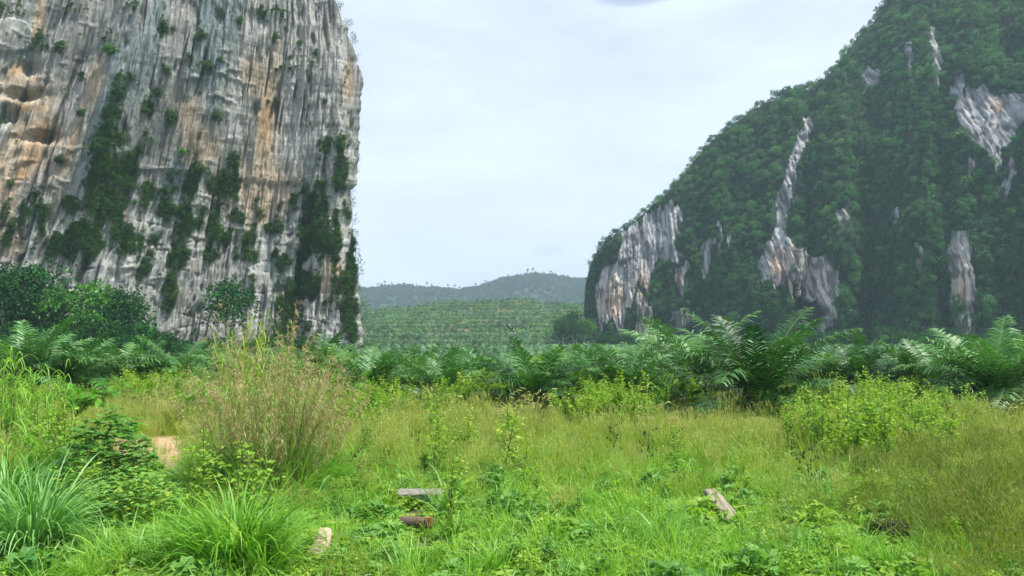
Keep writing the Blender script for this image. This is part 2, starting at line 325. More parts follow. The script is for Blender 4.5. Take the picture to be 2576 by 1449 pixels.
def frond_geo(g, base, az, e0, bend, L, pairs, lw, ll, rng, mi=0, mr=1, S=9, var=0.5, twist=0.0, droop=0.55):
    t = np.linspace(0, 1, S); e = e0 - bend * t ** 1.25
    st = L / (S - 1); h = np.cumsum(np.cos(e)) * st; v = np.cumsum(np.sin(e)) * st; h -= h[0]; v -= v[0]
    ax = np.array([math.cos(az), math.sin(az), 0]); sd = np.array([-math.sin(az), math.cos(az), 0])
    curve = rng.normal(0, 0.12) * t ** 2 * L
    P = base + h[:, None] * ax + v[:, None] * np.array([0, 0, 1.0]) + curve[:, None] * sd
    g.tube(P, np.linspace(0.035, 0.008, S) * L / 4, 4, var=0.85, mi=mr, cap=False)
    u = np.linspace(0.14, 0.995, pairs); fi = u * (S - 1); i0 = np.minimum(fi.astype(int), S - 2); fr = (fi - i0)[:, None]
    C = P[i0] * (1 - fr) + P[i0 + 1] * fr; T = P[i0 + 1] - P[i0]; T /= np.linalg.norm(T, axis=1)[:, None]
    prof = np.sin(np.clip((u - 0.05) / 0.97, 0, 1) * math.pi) ** 0.55 * (1 - 0.35 * u) + 0.1
    nrm = np.cross(T, sd); nrm *= np.sign(nrm[:, 2:3] + 1e-6)
    for s_ in (-1, 1):
        l = ll * prof * rng.uniform(0.85, 1.1, pairs)
        lift = rng.uniform(-0.25, 0.45, pairs)[:, None]
        d1 = T * 0.55 + s_ * sd * 0.85 + nrm * lift; d1 /= np.linalg.norm(d1, axis=1)[:, None]
        d2 = d1 + np.array([0, 0, -1.0]) * droop * rng.uniform(0.5, 1.6, pairs)[:, None] + T * 0.1; d2 /= np.linalg.norm(d2, axis=1)[:, None]
        p1 = C + d1 * (l * 0.5)[:, None]; p2 = p1 + d2 * (l * 0.55)[:, None]
        side = np.cross(d1, nrm); side /= np.linalg.norm(side, axis=1)[:, None] + 1e-9
        W = np.stack([np.full(pairs, lw * 0.6), np.full(pairs, lw), np.full(pairs, lw * 0.12)], 1)
        g.ribbons(np.stack([C, p1, p2], 1), W, side, np.clip(var + rng.normal(0, 0.14, pairs), 0, 1), mi)
def palm_parts(seed, fronds=32, L=3.9, pairs=44, lw=0.05, ll=0.85, th=0.7, S=9, inner=True):
    rng = np.random.default_rng(seed); cr = Geo(); dead = Geo()
    for i in range(fronds):
        q = i / (fronds - 1)
        az = i * 2.39996 + rng.uniform(-.25, .25)
        e0 = R(76 - 60 * q ** 0.8) + rng.normal(0, 0.09); bend = R(38 + 62 * q) + rng.normal(0, 0.12)
        l = L * (0.62 + 0.4 * math.sin(math.pi * min(1, q + 0.25))) * rng.uniform(0.88, 1.08)
        r0 = 0.05 + 0.16 * q
        base = np.array([math.cos(az) * r0, math.sin(az) * r0, th + 0.35 * (1 - q)])
        frond_geo(cr, base, az, e0, bend, l, pairs, lw, ll, rng, 0, 1, S, var=float(np.clip(rng.normal(0.5, 0.2), 0, 1)))
    for i in range(3):
        az = rng.uniform(0, 6.3); frond_geo(dead, np.array([math.cos(az) * .2, math.sin(az) * .2, th * 0.8]), az, R(5), R(60), L * 0.6, max(8, pairs // 2), lw, ll * 0.8, rng, 0, 0, S, 0.5)
    tr = Geo(); z = np.linspace(0, th + 0.3, 7)
    tr.tube(np.stack([0 * z, 0 * z, z], 1), np.array([.34, .36, .32, .34, .3, .3, .15]), 9)
    for i in range(40):
        a = i * 2.39996; h = 0.1 + (th) * i / 40
        tr.tube([[math.cos(a) * .28, math.sin(a) * .28, h], [math.cos(a) * .42, math.sin(a) * .42, h + .16], [math.cos(a) * .46, math.sin(a) * .46, h + .3]], [.06, .05, .02], 4)
    return cr, tr, dead
def tuft_geo(n, L, W, spread, seed, arch=1.0, S=5, lean=0.3, var0=0.5, rbase=0.1):
    rng = np.random.default_rng(seed); g = Geo()
    az = rng.uniform(0, 2 * math.pi, n); rr = rbase * np.sqrt(rng.uniform(0, 1, n)); l = L * rng.uniform(0.45, 1.08, n)
    a2 = az + rng.normal(0, .5, n)
    e0 = math.pi / 2 - np.abs(rng.normal(0, lean, n)) - 0.05
    bend = arch * rng.uniform(0.35, 1.25, n) * 1.5
    t = np.linspace(0, 1, S); P = np.zeros((n, S, 3)); P[:, 0, 0] = np.cos(az) * rr; P[:, 0, 1] = np.sin(az) * rr
    for k in range(1, S):
        e = e0 - bend * (t[k - 1] + 0.5 / (S - 1)) ** 1.8
        P[:, k] = P[:, k - 1] + (l / (S - 1))[:, None] * np.stack([np.cos(a2) * np.cos(e) * spread, np.sin(a2) * np.cos(e) * spread, np.sin(e)], 1)
    P[:, :, 2] = np.maximum(P[:, :, 2], 0.02)
    prof = np.interp(t, [0, .3, .7, 1], [0.7, 1, .75, .06]); Wd = W * rng.uniform(.7, 1.2, n)[:, None] * prof[None]
    tw = rng.normal(0, .5, n)
    side = np.stack([-np.sin(a2 + tw), np.cos(a2 + tw), rng.normal(0, .25, n)], 1)
    g.ribbons(P, Wd, side, np.clip(rng.normal(var0, .22, n), 0, 1)); return g
def stalks_geo(n, H, r, seed, head=0.18, rbase=0.2, lean=0.12, headw=0.02, mi_head=1, tuft=0):
    """thin seed stalks with fluffy heads"""
    rng = np.random.default_rng(seed); g = Geo(); S = 5
    az = rng.uniform(0, 6.283, n); rr = rbase * np.sqrt(rng.uniform(0, 1, n)); l = H * rng.uniform(.6, 1.1, n)
    d = np.abs(rng.normal(0, lean, n)); t = np.linspace(0, 1, S)
    P = np.zeros((n, S, 3)); base = np.stack([np.cos(az) * rr, np.sin(az) * rr, 0 * rr], 1); a2 = rng.uniform(0, 6.283, n)
    for k in range(S):
        o = (d * t[k] + d * 1.2 * t[k] ** 3) * l; P[:, k] = base + np.stack([np.cos(a2) * o, np.sin(a2) * o, l * t[k] * (1 - 0.1 * t[k] * d)], 1)
    a3 = rng.uniform(0, 3.14, n); side = np.stack([np.cos(a3), np.sin(a3), 0 * a3], 1)
    g.ribbons(P, np.full((n, S), r), side, np.clip(rng.normal(.5, .25, n), 0, 1))
    k = 6; tip = P[:, -1]; dr = P[:, -1] - P[:, -2]; dr /= np.linalg.norm(dr, axis=1)[:, None]
    hd = head * rng.uniform(.6, 1.3, n)
    c = (tip[:, None] - dr[:, None] * (hd[:, None] * np.linspace(1, 0, k)[None])[..., None]).reshape(-1, 3)
    dd = np.repeat(dr, k, 0) * 0.8 + rdir(n * k, rng) * 0.5; dd /= np.linalg.norm(dd, axis=1)[:, None]
    g.leaves(c, dd, rdir(n * k, rng), head * .45, headw, np.clip(rng.normal(.5, .25, n * k), 0, 1), mi_head); return g
def herb_geo(n, R_, h, leaf, seed, lobes=3):
    rng = np.random.default_rng(seed); g = Geo()
    a = rng.uniform(0, 6.283, n); rr = R_ * np.sqrt(rng.uniform(0, 1, n))
    c = np.stack([np.cos(a) * rr, np.sin(a) * rr, h * rng.uniform(.15, 1, n) * (1 - .45 * (rr / R_) ** 2)], 1)
    var = np.clip(rng.normal(.5, .22, n), 0, 1); yaw = rng.uniform(0, 6.283, n); nn = rdir(n, rng, 1.9)
    sz = leaf * rng.uniform(.55, 1.25, n)
    for k in range(lobes):
        th = yaw + (k - (lobes - 1) / 2) * (1.05 if lobes > 2 else 1.5)
        d = np.stack([np.cos(th), np.sin(th), rng.normal(-.12, .25, n)], 1); d /= np.linalg.norm(d, axis=1)[:, None]
        g.leaves(c, d, nn, sz * (1 if k == lobes // 2 else .8), sz * .55, var, 0, 0.05)
    return g
def weed_parts(H, seed, leaf=0.16, nb=7, nl=90, spread=0.35, droop=0.0):
    """upright branching weed: leaves and stems"""
    rng = np.random.default_rng(seed); L = Geo(); St = Geo()
    segs = [(np.zeros(3), np.array([rng.normal(0, .08) * H, rng.normal(0, .08) * H, H]), 0.014 * H / 1.5)]
    for i in range(nb):
        t = rng.uniform(.12, .75); a = i * 2.4 + rng.uniform(0, .8); s = segs[0][1] * t
        l = H * (1 - t) * rng.uniform(.5, .85); segs.append((s, s + np.array([math.cos(a) * spread * l * 1.3, math.sin(a) * spread * l * 1.3, l * .85]), 0.007 * H / 1.5))
    for (s, e, r_) in segs:
        m_ = (s + e) / 2 + np.append(rng.normal(0, .03, 2), -0.02 * H); St.tube([s, m_, e], [r_, r_ * .7, r_ * .25], 4)
        n = max(10, int(nl * np.linalg.norm(e - s) / H / 2.2)); t = rng.uniform(.08, 1, n)[:, None]
        c = (1 - t) ** 2 * s + 2 * t * (1 - t) * m_ + t ** 2 * e
        a = rng.uniform(0, 6.283, n); d = np.stack([np.cos(a), np.sin(a), rng.uniform(-.35, .5, n) - droop], 1); d /= np.linalg.norm(d, axis=1)[:, None]
        nn = rdir(n, rng, 1.6); sz = leaf * rng.uniform(.5, 1.15, n) * (1.1 - .45 * t[:, 0])
        L.leaves(c + d * 0.25 * sz[:, None], d, nn, sz, sz * .5, np.clip(rng.normal(.5, .2, n) + .18 * (c[:, 2] / H - .5), 0, 1), 0, .06)
    return L, St

# prototypes kept in their own unlinked collections for the mass (stuff) objects
def protos(name, meshes):
    c = bpy.data.collections.new(name)
    for i, me in enumerate(meshes):
        o = bpy.data.objects.new('%s.%03d' % (name, i), me); c.objects.link(o)
    return c
def scatter(name, P, rot, scl, idx, coll, label, cat, kind='stuff'):
    P = np.asarray(P, np.float32); n = len(P)
    me = bpy.data.meshes.new(name); me.vertices.add(n); me.vertices.foreach_set('co', P.ravel())
    a = me.attributes.new('rot', 'FLOAT_VECTOR', 'POINT'); a.data.foreach_set('vector', np.asarray(rot, np.float32).ravel())
    a = me.attributes.new('scl', 'FLOAT_VECTOR', 'POINT'); a.data.foreach_set('vector', np.asarray(scl, np.float32).ravel())
    a = me.attributes.new('pick', 'INT', 'POINT'); a.data.foreach_set('value', np.asarray(idx, np.int32))
    o = bpy.data.objects.new(name, me); COL.objects.link(o)
    t = bpy.data.node_groups.new(name, 'GeometryNodeTree')
    t.interface.new_socket('Geometry', in_out='INPUT', socket_type='NodeSocketGeometry'); t.interface.new_socket('Geometry', in_out='OUTPUT', socket_type='NodeSocketGeometry')
    gi = N(t, 'NodeGroupInput'); go = N(t, 'NodeGroupOutput'); ci = N(t, 'GeometryNodeCollectionInfo'); ci.inputs[0].default_value = coll
    ci.inputs['Separate Children'].default_value = True; ci.inputs['Reset Children'].default_value = True
    ip = N(t, 'GeometryNodeInstanceOnPoints'); ip.inputs['Pick Instance'].default_value = True
    def na(nm, typ):
        x = N(t, 'GeometryNodeInputNamedAttribute', data_type=typ); x.inputs[0].default_value = nm; return x.outputs[0]
    e2r = N(t, 'FunctionNodeEulerToRotation'); t.links.new(na('rot', 'FLOAT_VECTOR'), e2r.inputs[0])
    t.links.new(gi.outputs[0], ip.inputs['Points']); t.links.new(ci.outputs[0], ip.inputs['Instance']); t.links.new(na('pick', 'INT'), ip.inputs['Instance Index'])
    t.links.new(e2r.outputs[0], ip.inputs['Rotation']); t.links.new(na('scl', 'FLOAT_VECTOR'), ip.inputs['Scale']); t.links.new(ip.outputs[0], go.inputs[0])
    md = o.modifiers.new('scatter', 'NODES'); md.node_group = t
    return tag(o, label, cat, kind=kind)
def rots(n, tilt=0.1, rng=RNG):
    return np.stack([rng.normal(0, tilt, n), rng.normal(0, tilt, n), rng.uniform(0, 6.283, n)], 1)
def scls(n, a, b, rng=RNG, zvar=0.0):
    s = rng.uniform(a, b, n); return np.stack([s, s, s * (1 + rng.uniform(-zvar, zvar, n))], 1)

# ------------------------------------------------------------------ the ground
def gz(x, y):
    x = np.asarray(x, float); y = np.asarray(y, float)
    near = np.clip((120 - y) / 60, 0, 1)
    return near * (0.16 * fbm(x * 0.16, y * 0.16, 0.0, 3) - 0.05) - 0.15
def grid_faces(nr, nc):
    i = np.arange(nr - 1)[:, None] * nc + np.arange(nc - 1)[None]
    return np.stack([i, i + 1, i + nc + 1, i + nc], -1).reshape(-1, 4)
ys = np.concatenate([np.linspace(-60, 4, 20), np.geomspace(5, 3000, 240)])
xs = np.sinh(np.linspace(-7.2, 7.2, 281)) * (2600 / math.sinh(7.2))
GX, GY = np.meshgrid(xs, ys)
gm = bpy.data.materials.new('grassy soil'); gm.use_nodes = True; t = gm.node_tree; p = t.nodes['Principled BSDF']; p.inputs['Roughness'].default_value = 0.95
tc2 = N(t, 'ShaderNodeTexCoord'); n1 = N(t, 'ShaderNodeTexNoise'); n1.inputs['Scale'].default_value = 0.5; n1.inputs['Detail'].default_value = 8
cr = N(t, 'ShaderNodeValToRGB'); e = cr.color_ramp.elements; e[0].position = .38; e[0].color = (0.05, 0.075, 0.025, 1); e[1].position = .66; e[1].color = (0.13, 0.12, 0.055, 1)
at_ = N(t, 'ShaderNodeAttribute', attribute_name='tint'); mx = N(t, 'ShaderNodeMix', data_type='RGBA'); mx.inputs[7].default_value = (0.4, 0.25, 0.15, 1)
t.links.new(tc2.outputs['Object'], n1.inputs['Vector']); t.links.new(n1.outputs[0], cr.inputs[0]); t.links.new(cr.outputs[0], mx.inputs[6]); t.links.new(at_.outputs['Fac'], mx.inputs[0]); t.links.new(mx.outputs[2], p.inputs['Base Color'])
def blob_w(x, y, cx, cy_, rx, ry):
    return np.clip(1.3 - ((x - cx) / rx) ** 2 - ((y - cy_) / ry) ** 2, 0, 1)
def dirt(x, y):
    a = blob_w(x + .4565 * y, y, 0, 33.5, 3.2, 6.0); return np.clip(a * 1.2, 0, 1)
def hide_veg(x, y):
    return np.clip(blob_w(x + .4565 * y, y, 0, 31.5, 2.3, 7.0) * 1.1, 0, .97)
G = obj('ground', mesh('ground', np.stack([GX, GY, gz(GX, GY)], -1).reshape(-1, 3), grid_faces(len(ys), len(xs)), gm, colour=np.repeat(dirt(GX, GY).reshape(-1, 1), 3, 1), smooth=True)); tag(G, kind='structure')

# ------------------------------------------------------------------ the sheer limestone cliff
def blobs(px, py, L):
    r = np.zeros_like(px)
    for b in L:
        cx, cy_, rx, ry = b[:4]; a = R(b[4]) if len(b) > 4 else 0.0
        dx, dy = px - cx, py - cy_; u = dx * math.cos(a) + dy * math.sin(a); v = -dx * math.sin(a) + dy * math.cos(a)
        r = np.maximum(r, np.exp(-((u / rx) ** 2 + (v / ry) ** 2) * 1.1))
    return r
sil = np.array([(-700, 800), (-400, 815), (-120, 830), (0, 845), (55, 870), (125, 890), (165, 910), (200, 916), (300, 908), (400, 904), (465, 900), (478, 884), (560, 890), (640, 894), (720, 903), (800, 912), (862, 916), (900, 918)])
YC = 200.0
nz_, nf, ns = 520, 700, 60
zz = np.linspace(-3, 128, nz_)
pyc = project(0 * zz, YC + 0 * zz, zz)[1]
xe = x_of(np.interp(pyc, sil[:, 0], sil[:, 1]), YC, zz) + .9 * fbm(zz * .22, 0 * zz, 5.0, 5) - .3
aa = np.linspace(0, 1, nf); XL, YL = x_of(-330, 158, 0), 158.0
Xf = XL + aa[None] * (xe[:, None] - XL); Yf = YL + (YC - YL) * aa[None] + 0 * zz[:, None]; Zf = zz[:, None] + 0 * Xf
ls = np.hypot(Xf - XL, Yf - YL)
pxf, pyf = project(Xf, Yf, Zf)
lean = 0.34 - 0.26 * aa[None]
s1 = ls - lean * Zf
folds = fbm(s1 * 0.045, Zf * 0.012, 1.3, 3) * 5.0
flute = ridged(s1 * 0.2 + .25 * noise(s1 * .08, Zf * .03, 3.0), Zf * 0.008, 4.1, 3)
crk = ridged(s1 * 0.42 + .2 * noise(s1 * .3, Zf * .12, 0.7), Zf * 0.022, 7.7, 2) * (.55 + .45 * sstep(-.2, .3, noise(s1 * .15, Zf * .05, 77.0)))
blk = np.maximum(ridged((s1 + .25 * Zf) * 0.05, Zf * 0.3, 9.2, 1), ridged(s1 * .3, Zf * .03, 19.2, 1)) + .25 * noise(s1 * .5, Zf * .5, 6.0)
fine = fbm(s1 * 1.1, Zf * 0.12, 2.5, 4)
low = sstep(430, 600, pyf)
caves = blobs(pxf, pyf, [(60, 235, 50, 14), (70, 165, 22, 20), (100, 345, 45, 14), (20, 290, 25, 25)])
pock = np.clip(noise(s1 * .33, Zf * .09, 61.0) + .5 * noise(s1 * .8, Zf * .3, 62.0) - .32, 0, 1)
ledge = np.clip(fbm(s1 * .12, Zf * .35, 71.0, 3) - .25, 0, 1) * sstep(-.1, .3, noise(s1 * .05, Zf * .04, 72.0))
mid = fbm(s1 * .38, Zf * .07, 81.0, 4)
disp = folds + flute * .55 + fine * 0.5 + mid * .6 - pock * 1.6 + ledge * 1.0 - np.clip(crk - 0.72, 0, 1) * 1.1 - low * np.clip(blk - .86, 0, 1) * 2.2 - caves * 3 + sstep(0.55, .6, noise(s1 * .05, Zf * .05, 5.0)) * 1.0
damp = sstep(1.0, 0.93, aa)[None] * 0.92 + 0.08
disp = disp * damp + 3.0 * sstep(.0, 1.0, aa)[None] * 0
nx, ny = (YC - YL), -(xe.mean() - XL); nl = math.hypot(nx, ny); nx /= nl; ny /= nl
Xf2 = Xf + disp * nx; Yf2 = Yf + disp * ny
# colour
grey = 0.37 + 0.11 * fbm(s1 * .1, Zf * .03, 3.3, 4) + 0.05 * fine
C = np.stack([grey * 1.03, grey * 0.99, grey * 0.9], -1)
def mixc(C, col, wt):
    wt = np.clip(wt, 0, 1)[..., None]; return C * (1 - wt) + np.array(col) * wt
C = mixc(C, (0.49, 0.475, 0.44), low * 0.9 * sstep(-.35, .25, fbm(s1 * .09, Zf * .05, 8.8, 3)))
blue = sstep(-.1, .5, fbm(s1 * .07, Zf * .012, 12.1, 3)) * (1 - low * .8)
C = mixc(C, (0.2, 0.25, 0.245), blue * .8)
wob = fbm(s1 * .25, Zf * .04, 21.0, 4)
tanw = blobs(pxf, pyf, [(55, 230, 75, 80), (75, 370, 70, 110, 12), (95, 60, 16, 110, 8), (15, 470, 40, 110), (235, 210, 25, 70, 14), (190, 330, 12, 110, 18), (675, 300, 42, 170, 4), (640, 190, 35, 60), (500, 370, 70, 45), (665, 470, 75, 90), (470, 300, 30, 80, 10), (310, 560, 12, 60), (560, 460, 30, 40), (835, 690, 30, 60), (880, 210, 18, 60), (10, 590, 50, 60)])
C = mixc(C, (0.47, 0.36, 0.255), np.clip(tanw * 1.7 + wob * .5 - .2, 0, .95) )
orw = blobs(pxf, pyf, [(125, 330, 45, 35), (85, 400, 35, 45, 15), (60, 440, 40, 20), (40, 170, 30, 30), (675, 300, 18, 90, 3), (110, 50, 10, 70, 8), (70, 270, 60, 14)])
C = mixc(C, (0.46, 0.28, 0.14), np.clip(orw * 1.2 + wob * .5 - .35, 0, .85))
drk = sstep(.25, .75, fbm(s1 * .22, Zf * .018, 31.0, 4)) * (1 - low * .35)
C = mixc(C, (0.13, 0.15, 0.15), drk * .5)
C = mixc(C, (0.10, 0.12, 0.11), blobs(pxf, pyf, [(400, 330, 60, 110, 14), (330, 420, 70, 130, 14), (640, 270, 9, 120, 4), (555, 300, 14, 80), (250, 90, 20, 70, 10)]) * .75 + wob * .1)
C = mixc(C, (0.035, 0.035, 0.035), sstep(.86, 1.2, crk) * .7)
C = mixc(C, (0.04, 0.04, 0.04), low * sstep(.95, 1.15, blk) * .8)
vegc = np.clip(zone * 1.1 + 0 * Zf - .3, 0, 1) if False else 0
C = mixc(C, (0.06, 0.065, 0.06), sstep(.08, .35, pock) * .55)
C = mixc(C, (0.06, 0.09, 0.035), np.clip(noise(s1 * .6, Zf * .3, 2) * .8, 0, .35))
C = C * np.array((.88, .92, .94))
# side and back
bb = np.linspace(0, 1, ns + 1)[1:]
Ys = YC + 150 * bb[None] ** 1.2 + 0 * zz[:, None]
Xs_ = xe[:, None] * (Ys / YC) - 0.18 * (Ys - YC) + fbm(Ys * .08, zz[:, None] * .03, 2, 3) * 1.2 * sstep(0, .15, bb)[None] - 1.2 * sstep(0, .15, bb)[None]
Zs = zz[:, None] + 0 * Xs_
Xb = Xs_[:, -1:] + np.linspace(0, 1, 12)[None, 1:] * (XL - 40 - Xs_[:, -1:]); Yb = Ys[:, -1:] + 0 * Xb; Zb = zz[:, None] + 0 * Xb
Xa = np.concatenate([Xf2, Xs_, Xb], 1); Ya = np.concatenate([Yf2, Ys, Yb], 1); Za = np.concatenate([Zf, Zs, Zb], 1)
Ca = np.concatenate([C, np.tile(C[:, -1:], (1, ns + 11, 1))], 1)
nc = Xa.shape[1]
V = np.stack([Xa, Ya, Za], -1).reshape(-1, 3)
F = grid_faces(nz_, nc)
# closing edge column and a top
capc = np.array([[np.mean(Xa[-1]), np.mean(Ya[-1]), 131.0]]); V = np.vstack([V, capc]); k = len(V) - 1; l0 = (nz_ - 1) * nc
T3 = np.array([(l0 + i, l0 + (i + 1) % nc, k) for i in range(nc)])
r_ = np.arange(nz_ - 1) * nc; F = np.vstack([F, np.stack([r_ + nc - 1, r_, r_ + nc, r_ + 2 * nc - 1], 1)])
cliff = obj('cliff', mesh('cliff', V, [F, T3], M['rock'], colour=np.vstack([Ca.reshape(-1, 3), [[.3, .3, .3]]]), smooth=True)); tag(cliff, kind='structure')
CL = dict(X=Xf2, Y=Yf2, Z=Zf, px=pxf, py=pyf)

clumps = [crown_geo(1.0, .8, 170, .34, 100 + i, 8).build('cliff_plants', M['cliffveg']) for i in range(4)]
for i in range(2):     # hanging vine drapes
    rng = np.random.default_rng(140 + i); g = Geo(); n = 200
    p_ = np.stack([rng.normal(0, .55, n), rng.normal(0, .18, n), -np.abs(rng.normal(0, 1.4, n))], 1)
    g.leaves(p_, rdir(n, rng, -.8), rdir(n, rng, .4), .3, .2, np.clip(rng.normal(.45, .2, n), 0, 1)); clumps.append(g.build('cliff_plants', M['cliffveg']))
c_cl = protos('cliff_plant', clumps)
vegb = [(25, 20, 55, 30), (95, 95, 35, 40), (150, 122, 25, 15), (205, 190, 14, 10), (205, 290, 18, 16), (150, 400, 18, 15), (275, 90, 30, 28), (305, 225, 50, 45), (290, 280, 26, 50), (300, 350, 55, 45), (290, 410, 50, 50), (260, 500, 60, 60), (372, 262, 32, 28), (412, 75, 34, 26), (430, 290, 20, 30), (420, 180, 14, 18), (375, 480, 48, 26), (92, 520, 55, 42), (170, 510, 35, 24), (515, 175, 38, 14), (545, 300, 26, 16), (560, 40, 30, 20), (680, 25, 60, 18), (590, 400, 20, 26), (510, 425, 50, 24), (550, 460, 45, 40), (440, 525, 80, 22), (490, 560, 70, 24), (560, 590, 30, 20), (330, 600, 70, 60), (230, 610, 45, 50), (150, 610, 40, 40), (705, 245, 10, 18), (730, 160, 30, 22), (850, 360, 50, 30), (855, 430, 34, 70), (800, 530, 50, 60), (845, 600, 45, 80), (780, 590, 36, 60), (865, 700, 26, 120), (770, 720, 55, 60), (745, 780, 36, 70), (870, 530, 24, 60), (715, 655, 24, 26), (640, 735, 16, 34), (625, 590, 18, 20), (600, 640, 20, 20), (695, 565, 34, 18), (540, 640, 24, 20), (730, 830, 60, 50), (885, 790, 24, 90), (430, 720, 24, 60), (450, 640, 40, 26), (640, 640, 22, 22), (10, 290, 18, 28), (700, 90, 20, 20), (320, 30, 40, 30), (190, 20, 40, 24), (800, 130, 14, 40), (650, 40, 20, 24), (745, 500, 12, 30), (600, 540, 24, 22)]
def veg_points(CLd, n, dens, rng):
    nr, ncc = CLd['X'].shape; out_ = []
    i = rng.integers(0, nr, n * 6); j = rng.integers(0, ncc, n * 6)
    d = dens[i, j]; keep = rng.uniform(0, 1, len(i)) < d; i, j = i[keep][:n], j[keep][:n]
    return np.stack([CLd['X'][i, j], CLd['Y'][i, j], CLd['Z'][i, j]], 1), i, j
rng = np.random.default_rng(5)
edge = fbm(ls * .4, Zf * .25, 40.0, 5)
strip = fbm(s1 * .3, Zf * .035, 44.0, 3)
zone = blobs(pxf, pyf, [(300, 400, 110, 330, 8), (825, 600, 90, 300), (850, 640, 70, 260), (870, 620, 50, 260), (60, 560, 120, 80), (500, 500, 130, 120), (200, 620, 220, 90), (640, 620, 90, 120)])
dens = np.clip(blobs(pxf, pyf, vegb) * 2.4 - 1.05 + edge * 1.1 + strip * 1.1, 0, 1) + np.clip(zone * 1.1 + strip * 1.3 + edge * .5 - .95, 0, .9) + 0.02 * sstep(.2, .6, fbm(s1 * .3, Zf * .1, 50, 3)) + .02
dens = dens * (0.35 + 0.65 * sstep(200, 600, pyf))
P, I, J = veg_points(CL, 15000, dens, rng); n = len(P)
P[:, 0] += nx * .4; P[:, 1] += ny * .4
kk = rng.integers(0, 4, n); vine = rng.uniform(0, 1, n) < .42; kk[vine] = rng.integers(4, 6, vine.sum())
sc_ = scls(n, .22, .8, rng, .2); dv = dens[I, J]; sc_ *= (0.55 + 0.45 * np.clip(dv * 1.5, 0, 1))[:, None]
scatter('cliff_vegetation', P, np.stack([rng.normal(0, .15, n), rng.normal(0, .15, n), np.where(vine, rng.normal(.4, .2, n), rng.uniform(0, 6.28, n))], 1), sc_, kk, c_cl, 'dark green plants and vines growing over the sheer limestone cliff', 'vegetation')

# ------------------------------------------------------------------ the forested hill
cr_ = np.array([(1440, 862), (1462, 862), (1468, 800), (1472, 720), (1484, 665), (1502, 622), (1525, 592), (1560, 570), (1600, 540), (1640, 505), (1680, 472), (1720, 425), (1762, 372), (1800, 335), (1850, 296), (1900, 262), (1960, 234), (2000, 222), (2050, 212), (2085, 175), (2130, 120), (2155, 88), (2195, 48), (2232, 0), (2290, -50), (2400, -120), (2600, -190), (2900, -220), (3300, -200)], float)
pcol = np.concatenate([np.linspace(1462, 2620, 520), np.linspace(2640, 3250, 60)])
Yb0 = np.interp(pcol, [1462, 1700, 2100, 2576, 3250], [455, 420, 370, 320, 270]) + 8 * fbm(pcol * .008, pcol * 0, 3.0, 3)
pyc = np.interp(pcol, cr_[:, 0], cr_[:, 1])
lean_h = np.interp(pcol, [1462, 1500, 1700, 2200, 3250], [.05, .2, .42, .5, .5])
zc = np.zeros_like(pcol); Yc = Yb0.copy()
for _ in range(12):
    zc = np.maximum(at(0, pyc, Yc)[2], 1.0); Yc = Yb0 + lean_h * zc
zc -= 3.4 * sstep(1462, 1520, pcol)      # room for the crowns on the crest
nb_, nback = 360, 24
b = np.linspace(0, 1, nb_)[:, None]
prof = b ** 1.7                                   # steep foot, gentler above
HZg = b * zc[None] - 2 * (1 - b); HY = Yb0[None] + lean_h[None] * zc[None] * prof
HX = x_of(pcol[None], HY, HZg)
hpx, hpy = project(HX, HY, HZg)
def inpoly(px, py, poly):
    poly = np.array(poly, float); r = np.zeros(px.shape, bool); j = len(poly) - 1
    for i in range(len(poly)):
        xi, yi = poly[i]; xj, yj = poly[j]
        c = ((yi > py) != (yj > py)) & (px < (xj - xi) * (py - yi) / (yj - yi + 1e-9) + xi); r ^= c; j = i
    return r
polys = [[(1560, 590), (1620, 540), (1680, 512), (1715, 525), (1716, 575), (1690, 600), (1715, 640), (1690, 668), (1655, 640), (1640, 690), (1625, 735), (1602, 720), (1578, 790), (1560, 836), (1540, 800), (1515, 812), (1502, 856), (1498, 720), (1515, 672), (1555, 655)],
         [(1604, 740), (1625, 745), (1647, 820), (1632, 862), (1600, 862)], [(1690, 680), (1727, 670), (1724, 700), (1712, 738), (1698, 715)], [(1683, 805), (1708, 768), (1740, 778), (1734, 808), (1700, 818)],
         [(1764, 605), (1788, 605), (1784, 660), (1760, 708), (1754, 680)], [(1798, 580), (1808, 580), (1806, 630), (1797, 640)], [(1824, 590), (1832, 590), (1834, 625), (1826, 625)],
         [(1960, 460), (1985, 380), (2000, 340), (2022, 300), (2035, 300), (2030, 345), (2008, 385), (1998, 430), (1990, 500), (1972, 560), (1985, 620), (2030, 645), (2080, 650), (2100, 690), (2094, 835), (2050, 830), (1998, 805), (1985, 755), (1968, 718), (1940, 735), (1905, 705), (1908, 640), (1930, 610), (1950, 560)],
         [(2375, 598), (2432, 585), (2440, 640), (2460, 700), (2455, 762), (2432, 800), (2448, 840), (2420, 872), (2398, 830), (2385, 770), (2366, 730), (2362, 650)], [(2286, 615), (2300, 610), (2312, 665), (2300, 690), (2290, 662)],
         [(2385, 195), (2408, 195), (2425, 235), (2450, 222), (2500, 240), (2560, 245), (2590, 265), (2590, 335), (2560, 300), (2540, 350), (2500, 420), (2505, 440), (2462, 378), (2420, 350), (2392, 290)],
         [(2165, 190), (2178, 160), (2205, 170), (2210, 205), (2175, 240)], [(2330, 80), (2342, 80), (2350, 200), (2340, 240), (2332, 150)], [(2270, 120), (2285, 120), (2285, 180), (2276, 190)], [(2235, 540), (2250, 540), (2248, 570), (2240, 575)], [(2100, 540), (2125, 530), (2122, 560), (2104, 560)], [(2420, 400), (2440, 400), (2436, 450)], [(2520, 440), (2535, 400), (2545, 450), (2530, 490)], [(2470, 540), (2485, 545), (2480, 580)]]
wx = hpx + 12 * fbm(HX * .12, HZg * .06, 3.0, 4); wy = hpy + 26 * fbm(HX * .25, HZg * .04, 9.0, 3)
rockm = np.zeros(hpx.shape, bool)
for po in polys: rockm |= inpoly(wx, wy, po)
